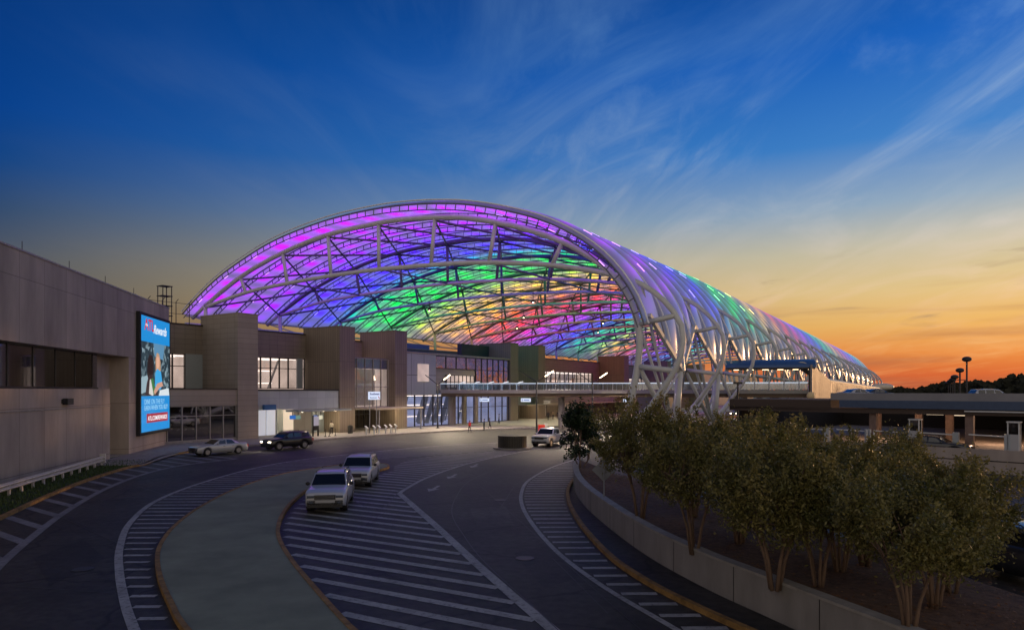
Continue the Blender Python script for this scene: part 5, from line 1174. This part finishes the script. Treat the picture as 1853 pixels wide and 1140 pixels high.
def tree_meshes(seed, h=4.1, rad=1.7, clear=1.5, nleaf=22000, lm=LM, size=.058, stems=5):
    rg = np.random.default_rng(seed); mb = MB(); blobs = []
    for s_ in range(stems):
        a = 2 * math.pi * s_ / stems + rg.uniform(-.4, .4); b0 = Vector((math.cos(a) * .12, math.sin(a) * .12, 0)); p1 = Vector((math.cos(a) * .28, math.sin(a) * .28, clear * .6)); p2 = Vector((math.cos(a) * .6, math.sin(a) * .6, clear * 1.25)); p3 = Vector((math.cos(a) * rad * .6, math.sin(a) * rad * .6, h * .66))
        mb.tube([b0, p1, p2, p3], [.065, .05, .036, .014], 7)
        for q in range(4):
            st_ = p1.lerp(p2, rg.uniform(.4, 1)) if q < 2 else p2.lerp(p3, rg.uniform(.1, .9)); a2 = a + rg.uniform(-1.1, 1.1); rr = rad * rg.uniform(.45, .95); e_ = Vector((math.cos(a2) * rr, math.sin(a2) * rr, rg.uniform(clear + .45, h - .35)))
            m_ = st_.lerp(e_, .5) + Vector((0, 0, .12)); mb.tube([st_, m_, e_], [.032, .022, .008], 5); blobs.append((e_, rg.uniform(.34, .62)))
    for q in range(26):
        th = rg.uniform(0, 2 * math.pi); zz = rg.uniform(-.75, 1); r0 = math.sqrt(max(0, 1 - zz * zz)) * rg.uniform(.65, 1.02)
        blobs.append((Vector((math.cos(th) * r0 * rad, math.sin(th) * r0 * rad, (clear + h) / 2 + .15 + zz * (h - clear) / 2 * .95)), rg.uniform(.22, .5)))
    trunk = mb
    w = np.array([b[1] ** 2.2 for b in blobs]); w /= w.sum(); idx = rg.choice(len(blobs), nleaf, p=w); C = np.array([tuple(b[0]) for b in blobs])[idx]; Rr = np.array([b[1] for b in blobs])[idx]
    d = rg.normal(size=(nleaf, 3)); d /= np.linalg.norm(d, axis=1)[:, None]; rr = rg.uniform(0, 1, nleaf) ** .42; P = C + d * (Rr * rr * 1.15)[:, None]
    spr = rg.uniform(0, 1, nleaf) < .12; P[spr] += d[spr] * rg.uniform(.05, .42, spr.sum())[:, None]
    ns_ = 46; base_ = 0; per = int(nleaf * .10 / ns_)     # free shoots that break the outline
    for q in range(ns_):
        bb = blobs[int(rg.integers(len(blobs)))]; cc = np.array(tuple(bb[0])); out_ = cc - np.array([0, 0, (clear + h) / 2 - .6]); out_ /= max(np.linalg.norm(out_), .01); out_ = out_ + np.array([0, 0, .5]) + rg.normal(size=3) * .25; out_ /= np.linalg.norm(out_)
        tt = rg.uniform(.5, 1, per)[:, None]; ln_ = bb[1] + rg.uniform(.25, .6); P[base_:base_ + per] = cc + out_ * tt * ln_ + rg.normal(size=(per, 3)) * .045; base_ += per
    ax = rg.normal(size=(nleaf, 3)); ax /= np.linalg.norm(ax, axis=1)[:, None]; bx = np.cross(ax, rg.normal(size=(nleaf, 3))); bx /= np.linalg.norm(bx, axis=1)[:, None]
    sz = rg.uniform(.6, 1.3, nleaf)[:, None] * size
    V_ = np.stack([P - ax * sz, P + bx * sz * .45, P + ax * sz, P - bx * sz * .45], 1).reshape(-1, 3); F_ = np.arange(nleaf * 4).reshape(-1, 4)
    cr = MB(); cr.v = V_.tolist(); cr.f = F_.tolist(); cr.m = [0] * nleaf; return trunk, cr, lm
def make_tree(name, label, cat, data, loc, group=None):
    t = thing(name, label, cat, loc, 0, group); obj('trunk', data[0], M['bark'], t, local=True, smooth=True); obj('crown', data[1], data[2], t, local=True); return t
variants = [tree_meshes(11), tree_meshes(12, 4.2, 1.8, 1.6), tree_meshes(13, 4.0, 1.65, 1.4)]
protos = []
TREES = [  # base px, py, crown width m, height m, label
    (1158, 940, 3.7, 4.75, 'leftmost crape myrtle, in front of the bridge beside the road sign'),
    (1256, 1000, 3.5, 3.95, 'crape myrtle second from the left, right behind the retaining wall'),
    (1402, 1064, 3.4, 3.9, 'crape myrtle with pale upright stems close behind the wall in the middle of the row'),
    (1338, 985, 3.4, 4.2, 'crape myrtle standing behind the second and third of the front row'),
    (1482, 1064, 2.9, 3.75, 'multi stemmed crape myrtle right of the middle of the bed'),
    (1520, 1036, 3.1, 3.9, 'crape myrtle behind the multi stemmed one with reddish trunks'),
    (1566, 1024, 3.3, 3.7, 'leaning crape myrtle by the lower road in the right half of the bed'),
    (1645, 1144, 3.0, 3.5, 'large crape myrtle nearest the viewer with thick trunks at the bottom edge'),
    (1692, 1098, 2.9, 3.5, 'crape myrtle just behind the nearest large one'),
    (1722, 1076, 3.0, 3.65, 'rightmost crape myrtle, beside the lower road'),
    (1425, 985, 3.4, 4.1, 'crape myrtle in the back row under the pavilion'),
    (1255, 935, 3.2, 4.1, 'small crape myrtle in the back row before the first canopy feet'),
    (1590, 985, 3.2, 4.0, 'crape myrtle in the back row before the exit gates'),
    (1340, 925, 3.4, 4.2, 'crape myrtle farthest back, below the dark camera pole')]
for i, (px, py, cw, h, lab) in enumerate(TREES):
    q = G(px, py, .9); dvar = variants[i % 3]; k = i % 3; h *= .91 if px > 1450 else .97
    if i < 3: t = make_tree('crape_myrtle_tree', lab, 'tree', dvar, q, 'crape myrtle trees in the planting bed'); protos.append(t)
    else:
        t = copy_tree(protos[k]); t.location = q; t['label'] = lab
    t.location.z = .86; base_w = (3.9, 4.1, 3.8)[k]; bh = (4.2, 4.3, 4.1)[k]; t.rotation_euler = (0, 0, i * 1.7); t.scale = (cw / base_w, cw / base_w, h / bh)
q = G(1052, 866, 0); make_tree('magnolia_tree', 'dark glossy leaved small tree at the left end of the tree bed', 'tree', tree_meshes(21, 4.0, 1.05, .7, 5200, LMD, .12, 3), (q.x - .15, q.y - 1.0, .6))
mb = MB(); rg = np.random.default_rng(9); V_ = []; F_ = []
for k in range(2600):
    t_ = rg.uniform(.18, 1); a = lerp_poly(wp, t_); b = lerp_poly(eg, t_); s_ = rg.uniform(.05, .8); p = a.lerp(b, s_); an = rg.uniform(0, 6.3); w_ = rg.uniform(.03, .08); n0 = len(V_); zz = .99 + rg.uniform(0, .03)
    V_ += [(p.x - math.cos(an) * w_, p.y - math.sin(an) * w_, zz), (p.x + math.sin(an) * w_ * .5, p.y - math.cos(an) * w_ * .5, zz + .02), (p.x + math.cos(an) * w_, p.y + math.sin(an) * w_, zz + .01), (p.x - math.sin(an) * w_ * .5, p.y + math.cos(an) * w_ * .5, zz)]; F_.append((n0, n0 + 1, n0 + 2, n0 + 3))
mb.add(V_, F_); obj('fallen_leaves', mb, mat('dry_leaf', (.16, .07, .025), .8, var=.5, vscale=6), kind='stuff', label='scattered dry brown leaves under the trees', cat='leaves')
# shrubs by the wall end and the sign seen from behind
q = G(1093, 905, .9); t = thing('road_sign', 'diamond road sign seen from behind on a thin post under the leftmost tree', 'sign', (q.x, q.y, .9)); mb = MB(); mb.bar((q.x, q.y, .9), (q.x, q.y, 2.6), .06, .06); obj('post', mb, M['grey_steel'], t)
mb = MB(); c_ = Vector((q.x, q.y + .06, 2.3)); mb.add([c_ + Vector((-.55, 0, 0)), c_ + Vector((0, 0, -.55)), c_ + Vector((.55, 0, 0)), c_ + Vector((0, 0, .55)), c_ + Vector((-.55, .02, 0)), c_ + Vector((0, .02, -.55)), c_ + Vector((.55, .02, 0)), c_ + Vector((0, .02, .55))], [(0, 1, 2, 3), (7, 6, 5, 4), (0, 4, 5, 1), (1, 5, 6, 2), (2, 6, 7, 3), (3, 7, 4, 0)]); obj('sign_plate', mb, M['grey_steel'], t)

# ------------------------------------------------------------------ street furniture in front of the terminal, people
# lit airline sign on two posts
u_ = uAt(677, 66.5); t = thing('airline_sign', 'white lit airline sign on two tall posts in front of the second recess', 'sign', W(u_, 66.5, .15)); z0, z1 = 5.0, 6.25; Yq = W(u_, 66.5).y
z1 = EYE + (706 - 708.5) / F * Yq; z0 = EYE + (706 - 723) / F * Yq; ua, ub = uAt(667, 66.5), uAt(687, 66.5)
mb = MB(); mb.ubox(ua, ub, 66.4, 66.6, z0, z1); obj('sign_panel', mb, flat('airline_sign_white', (215, 225, 250), 1.0), t)
mb = MB(); mb.tube([W(ua + .4, 66.7, .15), W(ua + .4, 66.7, z1)], .07, 6); mb.tube([W(ub - .4, 66.7, .15), W(ub - .4, 66.7, z1)], .07, 6); obj('post', mb, M['grey_steel'], t)
def uframe(u0, V0, zz): return lambda x, y, z: W(u0 + x, V0 - z, zz + y)
text('sign_text', 'Southwest', .42, 0, 0, (20, 40, 130), t, width=(ub - ua) * .86, M4=uframe(ua + .12, 66.38, z0 + (z1 - z0) * .58), st=.7, bold=.01)
text('sign_text', 'American', .38, 0, 0, (60, 90, 150), t, width=(ub - ua) * .62, M4=uframe(ua + .12, 66.38, z0 + (z1 - z0) * .14), st=.7)
mb = MB(); mb.add([W(ub - .45, 66.37, z0 + .45), W(ub - .3, 66.37, z0 + .45), W(ub - .1, 66.37, z0 + .1), W(ub - .25, 66.37, z0 + .1)], [(0, 1, 2, 3)]); obj('sign_mark', mb, flat('sign_red', (190, 40, 50), .7), t)
# entrance signs on the canopy edge
for (pa, pb, c, lab) in ((524, 534, (40, 110, 200), 'small blue sign at the left under the entrance canopy'), (535, 543, (120, 150, 140), 'small pale green sign beside the left blue one under the entrance canopy'), (567, 576, (40, 110, 200), 'small blue sign at the right under the entrance canopy'), (577, 583, (235, 230, 205), 'small cream sign at the right end under the entrance canopy')):
    a, b = uAt(pa, 69.2), uAt(pb, 69.2); Yq = W(a, 69.2).y; z1_ = EYE - (751.5 - 706) / F * Yq; z0_ = EYE - (758.5 - 706) / F * Yq
    t = thing('entrance_sign', lab, 'sign', W(a, 69.2, z0_)); mb = MB(); mb.ubox(a, b, 69.1, 69.2, z0_, z1_); obj('sign_panel', mb, flat('entrance_sign_face', c, .8), t)
    mb = MB(); mb.ubox((a + b) / 2 - .03, (a + b) / 2 + .03, 69.12, 69.18, z1_, 3.26); obj('hanger', mb, M['mull'], t)
a, b = uAt(566, 68), uAt(576, 68); t = thing('notice_board', 'upright notice board with pale poster at the lit entrance', 'notice board', W(a, 68, .15)); mb = MB(); mb.ubox(a, b, 67.9, 68.1, .9, 2.0); obj('board', mb, M['black'], t)
mb = MB(); mb.ubox(a + .06, b - .06, 67.84, 67.9, 1.5, 2.7); obj('poster', mb, flat('poster_pale', (190, 180, 195), .6), t); mb = MB(); mb.ubox(a, a + .08, 67.9, 68.1, .15, 2.8); mb.ubox(b - .08, b, 67.9, 68.1, .15, 2.8); obj('leg', mb, M['black'], t)
text('shop_sign_text', 'ZDK', .9, 0, 0, (205, 190, 165), term, width=3.2, M4=lambda x, y, z: W(uAt(983, 68.8) + x, 68.8 - z, 3.25 + y), st=.5, bold=.03)
# angled bollards (ticket stands)
bl_ = ['pale angled stand nearest the sign post', 'second pale angled stand', 'third pale angled stand', 'fourth pale angled stand', 'fifth pale angled stand', 'sixth pale angled stand, last before the hall']
for i, px in enumerate((663, 677, 686, 698, 707, 716)):
    u_ = uAt(px, 64.5); t = thing('kerb_stand', bl_[i] + ' along the kerb of the deep entrance', 'bollard', W(u_, 64.5, .15), group='angled stands along the kerb')
    mb = MB(); mb.tube([W(u_, 64.5, .15), W(u_, 64.5, 1.0)], .10, 7); obj('post', mb, M['steel'], t); mb = MB(); mb.obox(W(u_, 64.5, 1.15), W(.16, 0) , W(0, .2) + Vector((0, 0, .14)), Vector((0, 0, .05))); obj('head', mb, M['steel'], t)
mb = MB(); mb.tube([W(uAt(686, 64.5), 64.6, .75), W(uAt(718, 64.5), 64.6, .75)], .04, 6); obj('barrier_rail', mb, M['steel'], label='low pale rail joining the angled stands', cat='rail')
u_ = uAt(634, 68.5); t = thing('litter_bin', 'black litter bin standing against the foot of the second fin', 'bin', W(u_, 68.5, .15)); mb = MB(); mb.cyl(W(u_, 68.5, .15), .34, .95, 14, r2=.38); obj('body', mb, M['black'], t); mb = MB(); mb.ball(tuple(W(u_, 68.5, 1.1)), .38, sc=(1, 1, .5), n=6); obj('lid', mb, M['black'], t)
for i, px in enumerate((589, 596, 607)):
    u_ = uAt(px, 66.5); t = thing('queue_post', ['left dark queue post outside the lit entrance', 'middle dark queue post outside the lit entrance', 'right dark queue post outside the lit entrance'][i], 'post', W(u_, 66.5, .15), group='queue posts'); mb = MB(); mb.cyl(W(u_, 66.5, .15), .18, .05, 10); obj('base', mb, M['black'], t); mb = MB(); mb.cyl(W(u_, 66.5, .2), .035, .9, 7); obj('post', mb, M['black'], t)
def person(label, p, yaw, top, legs, skin_=(.35, .2, .14), stride=.35, h=1.72):
    s = h / 1.75; J = {'pel': (0, 0, .95), 'wa': (0, 0, 1.12), 'ch': (0, .0, 1.35), 'ne': (0, .0, 1.50), 'he': (0, .02, 1.62), 'ht': (0, .02, 1.72),
        'hl': (.09, 0, .92), 'kl': (.10, stride * .5, .50), 'al': (.10, stride * .62, .09), 'tl': (.10, stride * .62 + .16, .03), 'hr': (-.09, 0, .92), 'kr': (-.10, -stride * .15, .50), 'ar': (-.10, -stride * .7, .12), 'tr': (-.10, -stride * .7 + .15, .03),
        'sl': (.18, 0, 1.43), 'el': (.24, -.10, 1.17), 'wl': (.25, .04, .93), 'fl': (.25, .08, .85), 'sr': (-.18, 0, 1.43), 'er': (-.24, .06, 1.17), 'wr': (-.25, .16, .95), 'fr': (-.25, .20, .87)}
    E = [('pel', 'wa'), ('wa', 'ch'), ('ch', 'ne'), ('ne', 'he'), ('he', 'ht'), ('pel', 'hl'), ('hl', 'kl'), ('kl', 'al'), ('al', 'tl'), ('pel', 'hr'), ('hr', 'kr'), ('kr', 'ar'), ('ar', 'tr'), ('ch', 'sl'), ('sl', 'el'), ('el', 'wl'), ('wl', 'fl'), ('ch', 'sr'), ('sr', 'er'), ('er', 'wr'), ('wr', 'fr')]
    Rd = dict(pel=.15, wa=.14, ch=.17, ne=.06, he=.10, ht=.08, hl=.10, kl=.065, al=.045, tl=.04, hr=.10, kr=.065, ar=.045, tr=.04, sl=.07, el=.045, wl=.033, fl=.03, sr=.07, er=.045, wr=.033, fr=.03)
    ks = list(J); me = bpy.data.meshes.new('person'); me.from_pydata([tuple(c * s for c in J[k]) for k in ks], [(ks.index(a), ks.index(b)) for a, b in E], [])
    o = bpy.data.objects.new('person', me); COL.objects.link(o); sk = o.modifiers.new('Skin', 'SKIN')
    for i, k in enumerate(ks): me.skin_vertices[0].data[i].radius = (Rd[k] * s, Rd[k] * s * (.75 if k in ('pel', 'wa', 'ch') else 1)); me.skin_vertices[0].data[i].use_root = (k == 'pel')
    ss = o.modifiers.new('Sub', 'SUBSURF'); ss.levels = 1; ss.render_levels = 1
    bpy.context.view_layer.update(); m2 = bpy.data.meshes.new_from_object(o.evaluated_get(bpy.context.evaluated_depsgraph_get())); bpy.data.objects.remove(o)
    m2.name = 'person'; o = bpy.data.objects.new('person', m2); COL.objects.link(o); m2.shade_smooth()
    m2.materials.clear(); 
    for m_ in (mat('skin', skin_, .6), top, legs, M['black']): m2.materials.append(m_)
    for f in m2.polygons:
        z = f.center.z / s; x = abs(f.center.x) / s
        f.material_index = 0 if z > 1.50 or (x > .2 and z < 1.0 and z > .8) else (1 if z > .96 else (3 if z < .09 else 2))
    o.location = p; o.rotation_euler = (0, 0, yaw); tag(o, label, 'person'); 
    hb = MB(); hb.ball((0, -.015 * s, 1.68 * s), .115 * s, sc=(.95, 1, .85), n=6); obj('hair', hb, M['black'], o, local=True, smooth=True).location = Vector((0, -.02 * s, 1.60 * s)); return o
cl_red = mat('red_jacket', (.5, .03, .03), .8); cl_dark = mat('dark_jacket', (.03, .03, .05), .8); cl_trs = mat('dark_trousers', (.02, .02, .025), .8)
person('person in a red jacket walking across the crossing before the hall', G(850, 783, .0), R(150), cl_red, cl_trs)
person('person in dark clothes standing bent forward near the glass hall doors', G(876, 779, .0), R(100), cl_dark, cl_trs, stride=.1)
person('person in dark clothes walking on the pavement right of the glass hall', G(886, 777, .0), R(-80), cl_dark, cl_trs)
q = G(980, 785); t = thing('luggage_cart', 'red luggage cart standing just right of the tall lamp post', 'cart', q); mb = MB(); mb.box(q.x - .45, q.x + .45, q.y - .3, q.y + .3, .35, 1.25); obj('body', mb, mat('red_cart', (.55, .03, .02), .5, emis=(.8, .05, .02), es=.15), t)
mb = MB(); mb.bar((q.x + .5, q.y, .3), (q.x + .62, q.y, 1.45), .05, .5); mb.box(q.x - .5, q.x + .5, q.y - .32, q.y + .32, .25, .33); obj('handle', mb, M['steel'], t)
for sx in (-.35, .35): mb = MB(); mb.cyl((q.x + sx, q.y - .3, .13), .13, .06, 10, ax=(0, 1, 0)); obj('wheel', mb, M['black'], t)

# ------------------------------------------------------------------ fill lamps added under the canopy to warm the plaza, and garage soffit lights
for i, (u, V) in enumerate(((70, 42), (70, 58), (84, 52), (98, 46), (98, 62), (113, 54), (130, 46), (150, 50))):
    z = 16.5; t = thing('fill_lamp', 'x', 'fill_lamp', W(u, V, z), group='added fill lamps under the canopy trusses')
    t['label'] = 'small added fill lamp under the canopy trusses high above the roadway'
    mb = MB(); mb.cyl(W(u, V, z), .22, .3, 10); obj('housing', mb, M['dsteel'], t); mb = MB(); mb.cyl(W(u, V, z - .04), .09, .04, 10); obj('lens', mb, M['led'], t)
    mb = MB(); mb.tube([W(u, V, z + .3), W(u, V, z + 1.2)], .04, 5); obj('hanger', mb, M['dsteel'], t)
    l = bpy.data.lights.new('plaza_fill', 'SPOT'); l.energy = 7500; l.color = (1, .78, .48); l.spot_size = R(125); l.spot_blend = .9; l.shadow_soft_size = .5
    lo = bpy.data.objects.new('plaza_fill', l); COL.objects.link(lo); lo.parent = t; lo.location = (0, 0, -.15)
for a_, o_ in ((9, 5), (17, 5), (25, 5), (33, 6)):
    l = bpy.data.lights.new('garage_light', 'POINT'); l.energy = 260; l.color = (1, .62, .38); l.shadow_soft_size = .4
    lo = bpy.data.objects.new('garage_light', l); COL.objects.link(lo); lo.location = gq(a_, o_, 3.6)
for u, V in ((59, 69.9), (62.5, 69.9), (64.6, 69.9), (72, 69.5), (77, 69.5), (118, 70.5), (127, 70.5), (140, 70.5)):
    l = bpy.data.lights.new('entrance_light', 'POINT'); l.energy = 190; l.color = (1, .8, .55); l.shadow_soft_size = .15
    lo = bpy.data.objects.new('entrance_light', l); COL.objects.link(lo); lo.location = W(u, V, 2.7)

for i, (px, V, tp, yaw, lab) in enumerate(((992, 66, cl_dark, 30, 'person in dark clothes waiting with luggage at the far doors, leftmost of the three'), (1001, 67, mat('tan_coat', (.3, .2, .12), .8), 170, 'person in a tan coat at the far doors between two dark figures'), (1010, 66, cl_dark, 200, 'person in dark clothes nearest the tree at the far doors'),
        (903, 66, mat('grey_coat', (.2, .2, .22), .8), 90, 'person in a grey coat on the pavement under the bridge by the round planter'), (600, 69.6, mat('cream_shirt', (.5, .45, .35), .8), 10, 'person in a cream shirt standing under the lit entrance canopy'))):
    person(lab, W(uAt(px, V), V, .15), R(yaw), tp, cl_trs, stride=.08 + .05 * i)

a, b = uAt(477, 70.9), uAt(498, 70.9); zz = EYE - (737 - 706) / F * W(a, 70.9).y
mb = MB(); mb.ubox(a, b, 70.7, 71.1, zz - .32, zz + .32); o = part('wall_sign', mb, mat('blue_sign_box', (.03, .12, .30), .4))
for i, (u, V, w, h) in enumerate(((60, 84, 3, 1.2), (75, 88, 4, 1.6), (95, 90, 5, 1.8), (130, 84, 4, 1.4), (145, 86, 3, 1.2))):
    mb = MB(); mb.ubox(u, u + w, V, V + 2.5, 13.3, 13.3 + h); mb.ubox(u + .3, u + w - .3, V - .06, V, 13.5, 13.1 + h); part('roof_unit', mb, M['grey_steel'])

# repair patches laid into the asphalt
M['patch'] = road_mat('patched_asphalt', (.028, .027, .025)); M['worn'] = road_mat('worn_asphalt', (.066, .061, .053))
for pts, m in (([(60, 1010), (150, 975), (190, 1010), (90, 1060)], 'patch'), ([(930, 1000), (1000, 985), (1060, 1040), (985, 1065)], 'patch'), ([(330, 868), (420, 842), (470, 838), (390, 872)], 'patch'), ([(850, 920), (915, 915), (930, 950), (865, 955)], 'worn'), ([(560, 815), (720, 797), (760, 801), (600, 822)], 'worn')):
    mb = MB(); fill(mb, gp(pts), .0045); struct('road_patch', mb, M[m])
